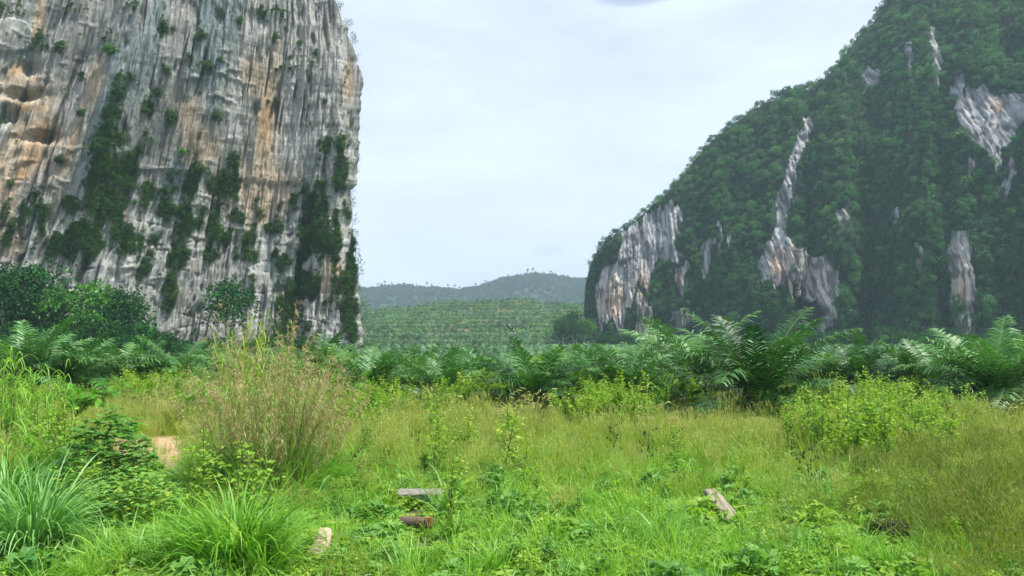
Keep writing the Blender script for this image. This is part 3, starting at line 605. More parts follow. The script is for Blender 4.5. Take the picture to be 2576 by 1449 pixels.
rib = ridged(HX * .055, HZg * .012, 3.3, 2); flu = ridged(HX * .3, HZg * .03, 8.3, 3); lump = fbm(HX * .035, HZg * .035, 6.0, 4); fi2 = fbm(HX * .9, HZg * .2, 4.0, 4)
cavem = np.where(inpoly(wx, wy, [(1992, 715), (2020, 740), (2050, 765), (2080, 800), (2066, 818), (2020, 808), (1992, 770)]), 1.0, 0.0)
fade = sstep(0, .04, 1 - b) * sstep(1462, 1510, pcol)[None] 
hd = (rib * 3.5 + lump * 4.0) * fade + np.where(rockm, flu * 1.4 + fi2 * 1.0 - 1.0, 0) - cavem * 9
overh = sstep(.12, .3, b) * 0
HY2 = HY - hd
# terraces to the back
rb = np.linspace(0, 1, nback + 1)[1:, None]
thick = 260 * np.sqrt(np.clip((pcol - 1462) / 500, 0, 1))[None] + 4
BZ = zc[None] * (1 - rb ** 1.5) - 2 * rb; BY = HY2[-1:] + thick * rb; BX = x_of(pcol[None], BY, zc[None] * (1 - rb * 0)) * 1.0
BX = HX[-1:] * (BY / HY2[-1:]) + 0 * rb
base_px = HX[-1:] / HY[-1:]
Xa = np.concatenate([HX, BX]); Ya = np.concatenate([HY2, BY]); Za = np.concatenate([HZg, BZ])
g0 = 0.3 + .08 * fbm(HX * .15, HZg * .04, 2, 3) + .08 * flu * .5
Ch = np.stack([g0 * .93, g0 * .97, g0], -1)
Ch = mixc(Ch, (0.56, 0.53, 0.49), blobs(hpx, hpy, [(1530, 760, 60, 90), (2040, 720, 70, 110), (2415, 700, 50, 140), (1620, 800, 60, 60), (1710, 790, 30, 30)]) * 1.1 + fi2 * .15)
tw_ = blobs(hpx, hpy, [(1545, 760, 40, 60), (1615, 720, 20, 60), (1622, 810, 20, 45), (1705, 700, 16, 30), (1950, 670, 30, 50), (1975, 740, 16, 60), (2410, 740, 30, 60), (2500, 270, 18, 30), (1990, 640, 12, 40)])
Ch = mixc(Ch, (0.5, 0.36, 0.27), tw_ * 1.2 + fi2 * .3 - .25)
Ch = mixc(Ch, (0.05, 0.05, 0.05), sstep(.7, 1.1, ridged(HX * .5, HZg * .06, 12.0, 2)) * .75)
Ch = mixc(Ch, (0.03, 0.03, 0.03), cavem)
Ch = np.where(rockm[..., None], Ch, np.array((0.02, 0.04, 0.02)))
Ca = np.concatenate([Ch, np.tile(np.array([[[.02, .04, .02]]]), (nback, len(pcol), 1))])
V = np.stack([Xa, Ya, Za], -1).reshape(-1, 3)
tag(obj('hill', mesh('hill', V, grid_faces(nb_ + nback, len(pcol)), M['rock2'], colour=Ca.reshape(-1, 3), smooth=True)), kind='structure')

fcr = [crown_geo(2.3, 1.9, 620, .42, 200 + i, 15).build('forest_crown', M['forest'] if i < 3 else M['forest_light'] if i == 3 else M['forest_dull']) for i in range(5)]
for i in range(2):
    rng = np.random.default_rng(240 + i); g = Geo(); n = 420
    p_ = np.stack([rng.normal(0, 1.0, n), rng.normal(0, .3, n), -np.abs(rng.normal(0, 3.2, n))], 1)
    g.leaves(p_, rdir(n, rng, -.6), rdir(n, rng, .5), .5, .32, np.clip(rng.normal(.4, .2, n), 0, 1)); fcr.append(g.build('forest_crown', M['forest']))
c_f = protos('forest_crown', fcr)
rng = np.random.default_rng(8)
# keep crowns off the rock: grow the mask a little so that edges stay irregular
strk = fbm(HX * .35, HZg * .03, 91.0, 3)
rk0 = rockm & (strk > np.where(hpx < 1760, -.8, -.45))
rk = rk0.astype(float)
for _ in range(3): rk = (rk + np.roll(rk, 1, 0) + np.roll(rk, -1, 0) + np.roll(rk, 1, 1) + np.roll(rk, -1, 1)) / 5
colw = np.zeros((nb_, len(pcol))) + (np.gradient(pcol) * (zc / 200))[None]
colw /= colw[:, :520].max(); dens = np.clip(1 - rk * 2.2, 0.006, 1) * np.clip(colw, 0, 1)
HD = dict(X=HX, Y=HY2, Z=HZg)
P, I, J = veg_points(HD, 12500, dens, rng); n = len(P)
kk = rng.integers(0, 5, n); low_ = (I / nb_) < rng.uniform(.1, .6, n); vi = low_ & (rng.uniform(0, 1, n) < .45); kk[vi] = rng.integers(5, 7, vi.sum())
P[:, 1] -= rng.uniform(.3, 1.8, n); P[:, 2] += rng.uniform(-.5, .8, n)
sz = scls(n, .4, 1.05, rng, .2) * np.where(rng.uniform(0, 1, n) < .12, 1.8, 1.0)[:, None]; near_rock = rk[I, J] > .03; sz[near_rock] *= .6
scatter('hill_forest', P, np.stack([rng.normal(0, .2, n), rng.normal(0, .2, n), np.where(vi, rng.normal(0, .3, n), rng.uniform(0, 6.28, n))], 1), sz, kk, c_f, 'dense dark rainforest and creepers covering the rounded limestone hill', 'forest')

# ------------------------------------------------------------------ plantation hill with terraces, and the far ridge
hx = np.linspace(-190, 190, 330); hy = np.linspace(385, 900, 420)
X_, Y_ = np.meshgrid(hx, hy)
def hill_h(x, y):
    px = CXP + FPX * x / y
    pc = np.interp(px, [600, 915, 1000, 1100, 1200, 1300, 1400, 1480, 1700, 2000], [830, 786, 776, 768, 762, 759, 762, 768, 780, 800])
    zt = np.maximum(CAM_H + (HZ - pc) / FPX * 705, 0)
    tt = np.clip((y - 395) / 310, 0, 1)
    up = zt * (tt ** 1.12) * sstep(0, .06, tt)
    return np.where(y > 705, zt * (1 - .8 * sstep(705, 900, y)), up)
def terr(x, y):
    h = hill_h(x, y) + 3.4 * fbm(x * .02, y * .012, 3, 3); st = 3.4
    q = h / st; f = q - np.floor(q); return np.maximum((np.floor(q) + sstep(.55, .95, f)) * st * 1.0 - .2, -1.2), f
TZ, TF = terr(X_, Y_)
TZ += .25 * fbm(X_ * .2, Y_ * .2, 1, 2)
pm = solid_mat('plantation slope', (0.045, 0.07, 0.03), (0.1, 0.12, 0.05), .08, .95, .2, c=(0.16, 0.11, 0.07), cpos=.62)
tag(obj('plantation_hill', mesh('plantation_hill', np.stack([X_, Y_, TZ], -1).reshape(-1, 3), grid_faces(*X_.shape), pm, smooth=True)), kind='structure')

rxs = np.linspace(-900, 1100, 260); rys = np.linspace(1450, 2150, 60)
X_, Y_ = np.meshgrid(rxs, rys)
def ridge_h(x, y):
    px = CXP + FPX * x / 1900
    pc = np.interp(px, [400, 700, 900, 930, 960, 1010, 1060, 1100, 1150, 1200, 1240, 1270, 1310, 1350, 1400, 1440, 1480, 1600, 1900, 2300], [740, 728, 724, 726, 722, 720, 722, 724, 727, 724, 712, 702, 694, 690, 695, 703, 702, 720, 740, 760])
    zt = (HZ - pc) / FPX * 1900 + CAM_H - 3
    return zt * np.where(y < 1900, sstep(1450, 1900, y) , 1 - .5 * sstep(1900, 2150, y)) + 3 * fbm(x * .012, y * .012, 5, 3) * sstep(1450, 1600, y)
tag(obj('far_ridge', mesh('far_ridge', np.stack([X_, Y_, ridge_h(X_, Y_) - 1], -1).reshape(-1, 3), grid_faces(*X_.shape), solid_mat('ridge floor', (.018, .045, .022), (.03, .065, .03), .05, .95, .1), smooth=True)), kind='structure')
rng = np.random.default_rng(21)
far_c = [crown_geo(4.6, 4.2, 260, 1.5, 300 + i, 10, cz=2).build('ridge_crown', M['forest_far']) for i in range(4)]
for i in range(3):   # tall emergent trees with a visible stem
    g = crown_geo(3.6, 2.8, 160, 1.2, 320 + i, 8, cz=11); g.tube([[0, 0, 0], [.3, 0, 6], [0, .2, 11]], [.5, .4, .25], 5, var=.3); far_c.append(g.build('ridge_crown', M['forest_far']))
c_r = protos('ridge_crown', far_c)
n = 9500; X = rng.uniform(-720, 420, n); Y = rng.uniform(1470, 1930, n); Z = ridge_h(X, Y)
kk = rng.integers(0, 4, n); n2 = 50; X2 = rng.uniform(-720, 420, n2); Y2 = rng.uniform(1885, 1925, n2); Z2 = ridge_h(X2, Y2)
P = np.concatenate([np.stack([X, Y, Z], 1), np.stack([X2, Y2, Z2], 1)]); kk = np.concatenate([kk, rng.integers(4, 7, n2)])
scatter('ridge_forest', P, rots(len(P), .08, rng), scls(len(P), .7, 1.2, rng, .25), kk, c_r, 'hazy blue green forest covering the distant ridge', 'forest')

# ------------------------------------------------------------------ oil palms
VAR = []
for i in range(5):
    cr, trk, dead = palm_parts(400 + i, fronds=36 + i, L=[3.9, 3.7, 4.2, 3.8, 3.6][i], pairs=50, lw=.062, ll=.9)
    VAR.append((cr.build('palm_crown', [M['palm'], M['stem']]), trk.build('palm_trunk', M['bark']), dead.build('dry_frond', M['palm_dead'])))
young = Geo(); rng = np.random.default_rng(9)
for i in range(5): frond_geo(young, np.array([0, 0, .9]), i * 1.4, R(80 - 6 * i), R(38), 1.9, 34, .05, .55, rng, 0, 0)
young = young.build('spear_fronds', M['palm_young'])
def palm(px, Y, label, height=1.0, v=0, rz=0.0, spear=False, dx=None):
    height *= 1.24
    x = (px - CXP) / FPX * Y if dx is None else dx
    r = empty('oil_palm', (x, Y, float(gz(x, Y)) - .1), rz, height)
    obj('trunk', VAR[v][1], r); obj('crown', VAR[v][0], r); obj('dead_fronds', VAR[v][2], r)
    if spear: obj('young_fronds', young, r)
    return tag(r, label, 'palm tree', 'oil palms')
front = [
 (1755, 54, 'tallest oil palm of the front row, its fronds reaching up before the dark hill', 1.34, 0, 0.4, False),
 (1905, 41, 'big oil palm with long arching fronds behind the slim yellow green shrub', 1.2, 2, 2.1, True),
 (1570, 47, 'dark oil palm behind the leafy weed with black pods below it', 1.02, 1, 1.0, False),
 (1345, 45, 'wide oil palm in the middle, fronds spread above the tan plume grass', .92, 3, 4.0, True),
 (1125, 50, 'grey green oil palm behind the arching tan foxtail stalks', .84, 4, 2.5, False),
 (925, 48, 'oil palm with bright upright fronds just past the brown plume clump', .92, 0, 3.3, True),
 (1030, 54, 'low oil palm half hidden between bright weeds and the middle of the row', .8, 2, 5.0, False),
 (2490, 44, 'broad silvery oil palm with low drooping fronds above olive grass', 1.16, 3, 0.7, False),
 (2320, 54, 'silvery oil palm standing behind the tall yellow green weeds', .98, 1, 2.9, True),
 (2150, 56, 'shaggy oil palm between the big arching palm and the silvery ones', 1.0, 4, 1.9, False),
 (2610, 52, 'oil palm cut by the frame edge beyond the broad silvery palm', 1.2, 0, 1.1, False),
 (1458, 54, 'narrow oil palm tucked behind the wide middle palm', .88, 4, 0.2, False),
 (1230, 55, 'pale oil palm behind the tan foxtails, next to the wide palm', .84, 1, 3.9, False),
 (70, 54, 'dark oil palm behind the tall arching cane leaves', 1.12, 2, 1.4, False),
 (190, 56, 'silvery oil palm rising behind the feathery sapling', 1.04, 3, 0.1, False),
 (330, 60, 'fresh green oil palm before the dark bushes of the cliff foot', .96, 1, 2.2, True),
 (445, 62, 'silver topped oil palm beside the brown plume clump', 1.0, 0, 4.4, False),
 (640, 58, 'oil palm mostly hidden behind the brown plume clump', .98, 4, 1.0, False),
 (800, 62, 'oil palm seen through the pinkish plumes below the cliff corner', 1.0, 2, 0.9, False),
 (2040, 56, 'oil palm filling the gap behind the big arching palm', .94, 1, 5.4, False),
 (2420, 70, 'small oil palm between two silvery palms', .95, 2, 3.0, False),
 (1660, 68, 'low oil palm between the dark palm and the tallest one', .98, 3, 1.7, False),
]
placed = []
for (px, Y, lab, h, v, rz, sp) in front:
    palm(px, Y, lab, h, v, rz, sp); placed.append(((px - CXP) / FPX * Y, Y))
# the plantation behind: first the nearest few hundred as palms of their own, the rest as one mass
rng = np.random.default_rng(31); cand = []
row = 0; Y = 80.0
def cliff_front(x):      # distance of the sheer cliff's foot at x
    return YL + (YC - YL) * np.clip((x - XL) / (xe[5] - XL), 0, 1)
while Y < 470:
    k = int(Y * 1.0 / 8.2) + 3
    for i in range(-k, k + 1):
        x = i * 8.2 + (4.1 if row % 2 else 0) + rng.normal(0, .8); y = Y + rng.normal(0, .8)
        if abs(x) > .98 * y + 6: continue
        if x < xe[5] + 4 and y > cliff_front(x) - 16: continue
        pxx = CXP + FPX * x / y
        if pxx > 1480 and y > np.interp(pxx, pcol, Yb0) - 22: continue
        if y > 400 and pxx < 1500: continue
        if min(math.hypot(x - a, y - b_) for a, b_ in placed) < 5.5: continue
        cand.append((x, y))
    Y += 7.1; row += 1
cand.sort(key=lambda q: q[1] + (1000 if abs(q[0]) > .68 * q[1] + 4 else 0)); NIND = 270
lod = []
for i in range(3):
    cr, trk, dead = palm_parts(450 + i, fronds=26, L=3.7, pairs=22, lw=.09, ll=.85, S=6); lod.append((cr.build('palm_crown', [M['palm_far'], M['stem']]), trk.build('palm_trunk', M['bark'])))
for i, (x, y) in enumerate(cand[:NIND]):
    r = empty('oil_palm', (x, y, float(gz(x, y)) - .2), rng.uniform(0, 6.28), rng.uniform(.66, .88))
    if y < 110: obj('trunk', VAR[i % 5][1], r); obj('crown', VAR[i % 5][0], r)
    else: obj('trunk', lod[i % 3][1], r); obj('crown', lod[i % 3][0], r)
    tag(r, 'dark green oil palm in the dense plantation behind the front row', 'palm tree', 'oil palms deeper in the plantation')
lowp = []
for i in range(4):
    cr, trk, dead = palm_parts(470 + i, fronds=20, L=3.4, pairs=11, lw=.17, ll=.85, S=5, th=.5); lowp.append(cr.build('far_palm', [M['palm_far'], M['stem']]))
c_p = protos('far_palm', lowp)
Pq = [(x, y, -.2) for x, y in cand[NIND:]]
rowsY = 396
rr = rng.random
yy = 402.0
while yy < 712:
    x = -185.0
    while x < 190:
        xx, y2 = x + rng.normal(0, 1.0), yy + rng.normal(0, 1.6)
        z, f = terr(np.array([xx]), np.array([y2]))
        if f[0] < .62 or rr() < .35 or y2 > 700 or y2 < 470: Pq.append((xx, y2, float(z[0]) - .1))
        x += 5.5
    yy += 4.6
Pq = np.array(Pq); n = len(Pq)
scatter('plantation_palms', Pq, rots(n, .05, rng), scls(n, .85, 1.25, rng, .15), rng.integers(0, 4, n), c_p, 'countless small oil palms on the far plain and the terraced hill', 'palm trees')
cov = [herb_geo(60, 1.5, .45, .5, 500 + i).build('cover_crop', M['cover']) for i in range(3)]
c_c = protos('cover_crop', cov)
n = 46000; X = rng.uniform(-170, 120, n); Y = rng.uniform(400, 712, n); Z, f = terr(X, Y)
kp = (f > .62) & (fbm(X * .03, Y * .03, 2, 3) > 0) & (rng.uniform(0, 1, n) < .7) | (rng.uniform(0, 1, n) < .16)
P = np.stack([X, Y, Z], 1)[kp]; n = len(P)
scatter('cover_crop', P, rots(n, .1, rng), scls(n, .8, 1.3, rng), rng.integers(0, 3, n), c_c, 'bright green creeping cover crop along the terrace banks', 'ground cover')

# ------------------------------------------------------------------ trees and bushes
def tree(name, loc, label, group, cr_me, tr_me, scale=1.0, rz=0.0, cat='tree'):
    r = empty(name, loc, rz, scale); obj('trunk', tr_me, r); obj('crown', cr_me, r); return tag(r, label, cat, group)
TR = [trunk_geo(5.5, .28, 600 + i, 6, 2.2, 2.0).build('tree_trunk', M['palebark']) for i in range(3)]
TC = [crown_geo(3.6, 3.4, 2200, .4, 610 + i, 22, cz=6.2).build('tree_crown', M['thicket']) for i in range(3)]
TB = [crown_geo(3.4, 2.7, 1500, .5, 620 + i, 16, cz=6.0).build('tree_crown', M['bright_tree']) for i in range(2)]
BUSHT = trunk_geo(1.6, .16, 650, 6, 1.4, .9).build('bush_stem', M['bark'])
BUSH = [crown_geo(2.5, 2.2, 1300, .34, 630 + i, 16, cz=2.1).build('bush_crown', M['thicket']) for i in range(3)]
BUSHB = [crown_geo(2.4, 1.9, 900, .42, 640 + i, 12, cz=2.0).build('bush_crown', M['bright_tree']) for i in range(2)]
def foot(px, Y):
    return ((px - CXP) / FPX * Y, Y, -.3)
def cf(px, off):    # a spot in front of the sheer cliff
    y = 170.0
    for _ in range(20): y = cliff_front((px - CXP) / FPX * y) - off
    return foot(px, y)
G1 = 'trees at the foot of the sheer cliff'
for (px, off, s, k, bright, lab) in [
    (575, 12, 1.9, 0, 0, 'tall dark rounded tree standing against the pale sheer cliff'),
    (150, 16, 1.75, 1, 1, 'bright green layered tree at the cliff foot, beside dark domed crowns'),
    (95, 14, 2.15, 2, 0, 'dark domed tree at the cliff foot next to the bright layered tree'),
    (20, 18, 2.0, 0, 0, 'dark tree at the cliff foot cut by the frame edge'),
    (235, 10, 1.95, 1, 1, 'bright topped tree high up the slope under the cliff streaks'),
    (300, 12, 1.7, 2, 0, 'dark bushy tree under the vine covered cliff streak'),
    (205, 20, 1.3, 0, 1, 'small fresh green tree below the dark domed crowns')]:
    p = cf(px, off); tree('forest_tree', p, lab, G1, (TB[k % 2] if bright else TC[k]), TR[k], s, px * .7)
G2 = 'bushes along the foot of the sheer cliff'
rng = np.random.default_rng(77)
for i, px in enumerate([-40, 10, 60, 110, 165, 215, 260, 300, 345, 385, 430, 470, 510, 545, 590, 635, 690, 740, 780, 830, 870, 905, 925]):
    s = rng.uniform(1.3, 2.0) * (1.8 if px < 330 else 1.05) * (.72 if 400 < px < 520 or px > 640 else 1)
    p = cf(min(px, 900), rng.uniform(3, 9)); p = (p[0] + (px > 900) * 2.0, p[1], p[2])
    tree('bush', p, 'dark leafy bush in the thicket at the foot of the sheer cliff', G2, BUSH[i % 3], BUSHT, s, i * 1.3, 'bush')
for i, px in enumerate([-30, 0, 30, 60, 90, 120, 150, 180, 215, 250, 285, 320, 355, 400, 440, 480, 530]):
    p = cf(px, 24 + rng.uniform(-4, 4)); tree('bush', p, 'mid green bush of the lower row before the cliff thicket', 'lower row of bushes before the cliff thicket', BUSHB[i % 2] if i % 3 == 0 else BUSH[i % 3], BUSHT, rng.uniform(1.3, 1.9) * (1.15 if px < 300 else .85), i * 2.1, 'bush')
# foot of the forested hill
for i in range(46):
    px = 1385 + i * 27 + rng.uniform(-8, 8)
    yb = float(np.interp(px, pcol, Yb0)) if px > 1470 else 450 + (1470 - px) * .3
    s = rng.uniform(1.6, 2.8); z = -.3
    tree('bush', (*foot(px, yb - rng.uniform(8, 18))[:2], z), 'dark bush in the row along the foot of the forested hill', 'bushes along the foot of the forested hill', BUSH[i % 3], BUSHT, s, i * 1.1, 'bush')
for i, (px, s) in enumerate([(1400, 2.6), (1425, 2.2), (1450, 2.8), (1440, 3.6), (1470, 3.3), (1415, 3.0)]):
    Yq = 440 - i * 3; tree('forest_tree', foot(px, Yq), 'rounded tree beside the end of the forested hill, before the terraces', 'trees beside the end of the forested hill', TC[i % 3] if i % 2 else TB[0], TR[i % 3], s * .62, i, 'tree')
for i, (px, py, s) in enumerate([(1960, 770, 1.5), (1940, 800, 1.7), (1975, 790, 1.3)]):
    jx = np.argmin(np.abs(pcol - px)); Yq = Yb0[jx] - 6; z = at(px, py + 45 * s, Yq)[2]
    tree('forest_tree', (x_of(px, Yq, z), Yq, z), 'tree standing in front of the cave mouth rocks', 'trees before the cave mouth', TC[i], TR[i], s * .9, i)
# skyline trees
ST = [crown_geo(2.6, 2.1, 300, .6, 660 + i, 8, cz=3.0).build('skyline_crown', M['forest']) for i in range(4)]
STT = [trunk_geo(2.6, .14, 670 + i, 5, 1.3, .9).build('skyline_trunk', M['bark']) for i in range(2)]
q = 1486.0; i = 0
while q < 2260:
    jx = int(np.argmin(np.abs(pcol - q))); ii = nb_ - 1
    s = rng.uniform(.75, 1.25) * (1.25 if 1950 < q < 2060 or q > 2120 else 1)
    tree('skyline_tree', (HX[ii, jx], HY2[ii, jx] + .5, HZg[ii, jx] - 2.3), 'small tree with an open crown on the skyline of the forested hill', 'trees on the skyline of the forested hill', ST[i % 4], STT[i % 2], s, i * 1.7)
    q += rng.uniform(6, 13); i += 1
# wispy trees on the edge of the sheer cliff
WC = [crown_geo(1.6, 1.7, 130, .32, 680 + i, 7, cz=2.2).build('wispy_crown', M['cliffveg']) for i in range(3)]
WT = trunk_geo(2.0, .06, 690, 7, 1.1, .9).build('wispy_trunk', M['palebark'])
edge_px = [(-20, 838, 1.0), (20, 862, 1.1), (70, 880, 1.2), (110, 893, 1.35), (150, 902, 1.1), (215, 914, .7), (400, 906, .9), (430, 902, 1.0), (490, 888, 1.2), (520, 892, 1.3), (560, 893, 1.3), (600, 897, 1.2), (640, 900, 1.5), (670, 905, 1.6), (700, 906, 1.3), (740, 908, 1.3), (775, 914, 1.5), (800, 920, 1.7), (830, 922, 1.6)]
for i, (py, px, s) in enumerate(edge_px):
    p = at(px - 6, py + 14, YC + .5)
    tree('wispy_tree', p, 'thin wispy tree clinging to the skyline edge of the sheer cliff', 'wispy trees on the edge of the sheer cliff', WC[i % 3], WT, s * .85, i * 1.9)
# shrubs on the sheer face
SH = [crown_geo(1.2, 1.0, 420, .3, 700 + i, 9, cz=.3).build('shrub_crown', M['cliffveg']) for i in range(3)]
SHB = crown_geo(1.2, .9, 380, .34, 710, 8, cz=.3).build('shrub_crown', M['bright_tree'])
SHT = Geo()
for a_ in range(4): SHT.tube([[0, .5, -.6], [.1 * a_, .1, -.2], [math.cos(a_ * 1.6) * .6, math.sin(a_ * 1.6) * .5, .5]], [.06, .04, .02], 4)
SHT = SHT.build('shrub_stem', M['bark'])
def on_cliff(px, py):
    d = (CL['px'] - px) ** 2 + (CL['py'] - py) ** 2; k = np.unravel_index(np.argmin(d), d.shape); return (float(CL['X'][k] + nx * .3), float(CL['Y'][k] + ny * .3), float(CL['Z'][k]))
def cshrub(px, py, s, label, grp, me):
    r = empty('cliff_shrub', on_cliff(px, py), px * .37, s); obj('stem', SHT, r); obj('crown', me, r); tag(r, label, 'shrub', grp)
cshrub(278, 138, 1.7, 'bright green shrub on the sheer face above a long dark vine streak', 'shrubs rooted in the sheer cliff', SHB)
cshrub(462, 385, 1.2, 'sparse pale green shrub standing on a ledge of the tan rock', 'shrubs rooted in the sheer cliff', SHB)
cshrub(342, 512, .8, 'small yellow green shrub glowing in the dark lower face', 'shrubs rooted in the sheer cliff', SHB)
cshrub(592, 398, 1.5, 'round shrub at the lower end of the dark crack beside the tan stripe', 'shrubs rooted in the sheer cliff', SH[0])
cshrub(150, 122, 1.5, 'round shrub beside the orange stained overhang, high up', 'shrubs rooted in the sheer cliff', SH[1])
for i, (px, py, s) in enumerate([(205, 288, 1.1), (204, 188, .8), (545, 298, 1.2), (520, 172, 1.1), (704, 245, .9), (648, 500, .6), (730, 458, .6), (655, 497, .5), (660, 530, .8), (700, 572, .9), (620, 632, .8), (690, 640, .9), (735, 660, 1.0), (640, 700, 1.1), (430, 300, 1.3), (410, 78, 1.4), (420, 190, 1.0), (155, 405, .9), (30, 470, 1.2), (85, 500, 1.6), (110, 540, 1.5), (165, 505, 1.3), (230, 385, 1.0), (510, 95, 1.0), (600, 60, 1.0), (555, 160, .9), (475, 150, .8), (735, 140, .8), (720, 70, 1.0), (760, 100, .8), (680, 250, .6), (700, 170, .6), (395, 240, 1.1), (365, 285, 1.2), (330, 210, 1.3), (300, 250, 1.4), (270, 300, 1.2), (560, 470, 1.2), (510, 430, 1.2), (470, 545, 1.2), (640, 610, .8), (770, 480, 1.0), (820, 380, 1.4), (850, 410, 1.5), (840, 460, 1.3)]):
    cshrub(px, py, s, 'dark green shrub rooted in a crack of the sheer limestone face', 'dark shrubs rooted in cracks of the sheer face', SH[i % 3])

# ------------------------------------------------------------------ field: mass vegetation
rng = np.random.default_rng(55)
def field(n, y0, y1, fn, xm=.98):
    """random ground points between distances y0 and y1, kept where fn(px,py,x,y) > random"""
    n = int(n * 1.4); y0 = y0 - 2.0 if y0 < 13 else y0
    y = np.sqrt(rng.uniform(y0 ** 2, y1 ** 2, n)); x = rng.uniform(-xm, xm, n) * y
    px, py = project(x, y, np.zeros(n)); k = rng.uniform(0, 1, n) < fn(px, py, x, y)
    x, y = x[k], y[k]; k = rng.uniform(0, 1, len(x)) > hide_veg(x, y); x, y = x[k], y[k]
    return np.stack([x, y, gz(x, y)], 1)
def box(v, a, b, s): return sstep(a - s, a + s, v) * (1 - sstep(b - s, b + s, v))
# keep-out spots round the stones and timbers
spots = [(1045, 1276, 64, 30), (1055, 1360, 66, 50), (800, 1440, 38, 46), (1818, 1325, 42, 48), (1782, 1402, 22, 20), (2240, 1388, 46, 42)]
def keep(px, py):
    r = np.ones_like(px)
    for cx, cy_, rx, ry in spots: r = r * (1 - np.clip(1.5 - ((px - cx) / rx) ** 2 - ((py - cy_) / ry) ** 2, 0, 1))
    return r
herb_m = [herb_geo(120, .42, .24, .085, 800 + i, 3).build('herbs', M['herb']) for i in range(3)] + [herb_geo(70, .4, .3, .13, 810 + i, 5).build('herbs', M['herb']) for i in range(2)] + [herb_geo(34, .36, .34, .2, 815, 5).build('herbs', M['shrub'])]
c_h = protos('herbs', herb_m)
P = field(11000, 11.5, 26, lambda px, py, x, y: keep(px, py) * (sstep(1130, 1290, py + 25 * fbm(x * .5, y * .5, 5, 2)) * .85 + .12)); n = len(P)
kk = rng.choice(6, n, p=[.27, .25, .22, .1, .1, .06]); scatter('herbs', P, rots(n, .12, rng), scls(n, .6, 1.4, rng, .3), kk, c_h, 'low bright green leafy herbs carpeting the near ground', 'ground cover')
gr_m = [tuft_geo(44, .5, .012, 1, 820 + i, .8, rbase=.16).build('grass', M['grass']) for i in range(3)] + [tuft_geo(40, .38, .01, 1, 825 + i, 1.0, rbase=.18).build('grass', M['grass']) for i in range(2)] + [tuft_geo(26, .85, .02, 1, 828 + i, 1.3, 6, .4, rbase=.16).build('grass', M['bluegrass' if i else 'grass']) for i in range(2)]
c_g = protos('grass', gr_m)
P = field(9000, 11.5, 34, lambda px, py, x, y: keep(px, py) * (.3 + .7 * sstep(-.2, .3, fbm(x * .5, y * .5, 2, 3))))
n = len(P); scatter('grass', P, rots(n, .1, rng), scls(n, .6, 1.5, rng, .25) * (1 + .6 * fbm(P[:, 0] * .5, P[:, 1] * .5, 47, 3))[:, None], rng.choice(7, n, p=[.2, .2, .18, .12, .12, .1, .08]), c_g, 'fresh green grass blades growing between the low herbs', 'grass')
yg_m = [tuft_geo(46, .95, .012, 1, 830 + i, .35, rbase=.2, lean=.16).build('tall_grass', M['yellowgrass']) for i in range(3)]
for i in range(2): yg_m.append(stalks_geo(40, 1.15, .006, 836 + i, .14, .25, .1, .014, 1).build('tall_grass', [M['yellowgrass'], M['dry']]))
c_y = protos('tall_grass', yg_m)
P = field(15000, 17, 62, lambda px, py, x, y: keep(px, py) * sstep(1310, 1180, py + 45 * fbm(x * .45, y * .45, 33, 3)) * (.75 + .25 * fbm(x * .2, y * .2, 4, 2)) * np.where((py < 1060), .55, 1))
n = len(P); scatter('tall_grass', P, rots(n, .08, rng), scls(n, .7, 1.25, rng, .25) * ((.75 + .3 * sstep(20, 32, P[:, 1])) * (1 + .55 * fbm(P[:, 0] * .35, P[:, 1] * .35, 7, 3)))[:, None], rng.integers(0, 5, n), c_y, 'yellow green knee high grass across the middle of the field', 'grass')
dr_m = [stalks_geo(70, 1.1, .006, 840 + i, .2, .26, .1, .02, 0).build('dry_grass', [M['dry']]) for i in range(4)]
c_d = protos('dry_grass', dr_m)
dry_b = [(1750, 1080, 260, 70), (1480, 1080, 200, 60), (1930, 1110, 120, 50), (350, 1050, 120, 40), (420, 1130, 160, 50), (1250, 1110, 120, 50), (880, 1130, 60, 50)]
P = field(11000, 18, 52, lambda px, py, x, y: keep(px, py) * np.clip(blobs(px, py, dry_b) * 1.3 - .25 + .5 * fbm(x * .4, y * .4, 9, 3), 0, 1) * .34)
n = len(P); scatter('dry_grass', P, rots(n, .07, rng), scls(n, .6, 1.0, rng, .2), rng.integers(0, 4, n), c_d, 'straw coloured dry seed grass in the middle of the field', 'dry grass')
ol_m = [stalks_geo(60, 1.1, .006, 850 + i, .3, .55, .22, .016, 0).build('wispy_grass', [M['olive']]) for i in range(4)]
c_o = protos('wispy_grass', ol_m)
P = field(13000, 12, 44, lambda px, py, x, y: keep(px, py) * np.clip(blobs(px, py, [(2480, 1330, 280, 150), (2450, 1200, 280, 110), (2560, 1420, 200, 120)]) * .8 - .3 + .5 * fbm(x * .5, y * .5, 19, 3), 0, .6))
n = len(P); scatter('wispy_grass', P, rots(n, .08, rng), scls(n, .65, 1.1, rng, .25), rng.integers(0, 4, n), c_o, 'olive brown wispy seed grass in the corner beyond the dark stump', 'wispy grass')
wd_m = []
for i in range(5):
    L_, S_ = weed_parts(1.5, 860 + i, .15, 7, 150); L_.add(np.concatenate(S_.V), np.concatenate(S_.F4), None, .1, 1); wd_m.append(L_.build('weeds', [M['weed'], M['stem']]))
c_w = protos('weeds', wd_m)
weed_b = [(1000, 1035, 140, 24), (1150, 1045, 140, 22), (1520, 1060, 160, 36), (1640, 1045, 80, 24), (2080, 1110, 120, 60), (2220, 1100, 130, 70), (2330, 1110, 70, 50), (940, 1060, 80, 30), (560, 1060, 160, 26), (380, 1020, 120, 26), (1290, 1030, 100, 20), (60, 1080, 120, 40), (1720, 1040, 70, 20), (1540, 1090, 110, 26), (2150, 1170, 130, 40), (900, 1110, 50, 30), (2400, 1100, 60, 24)]
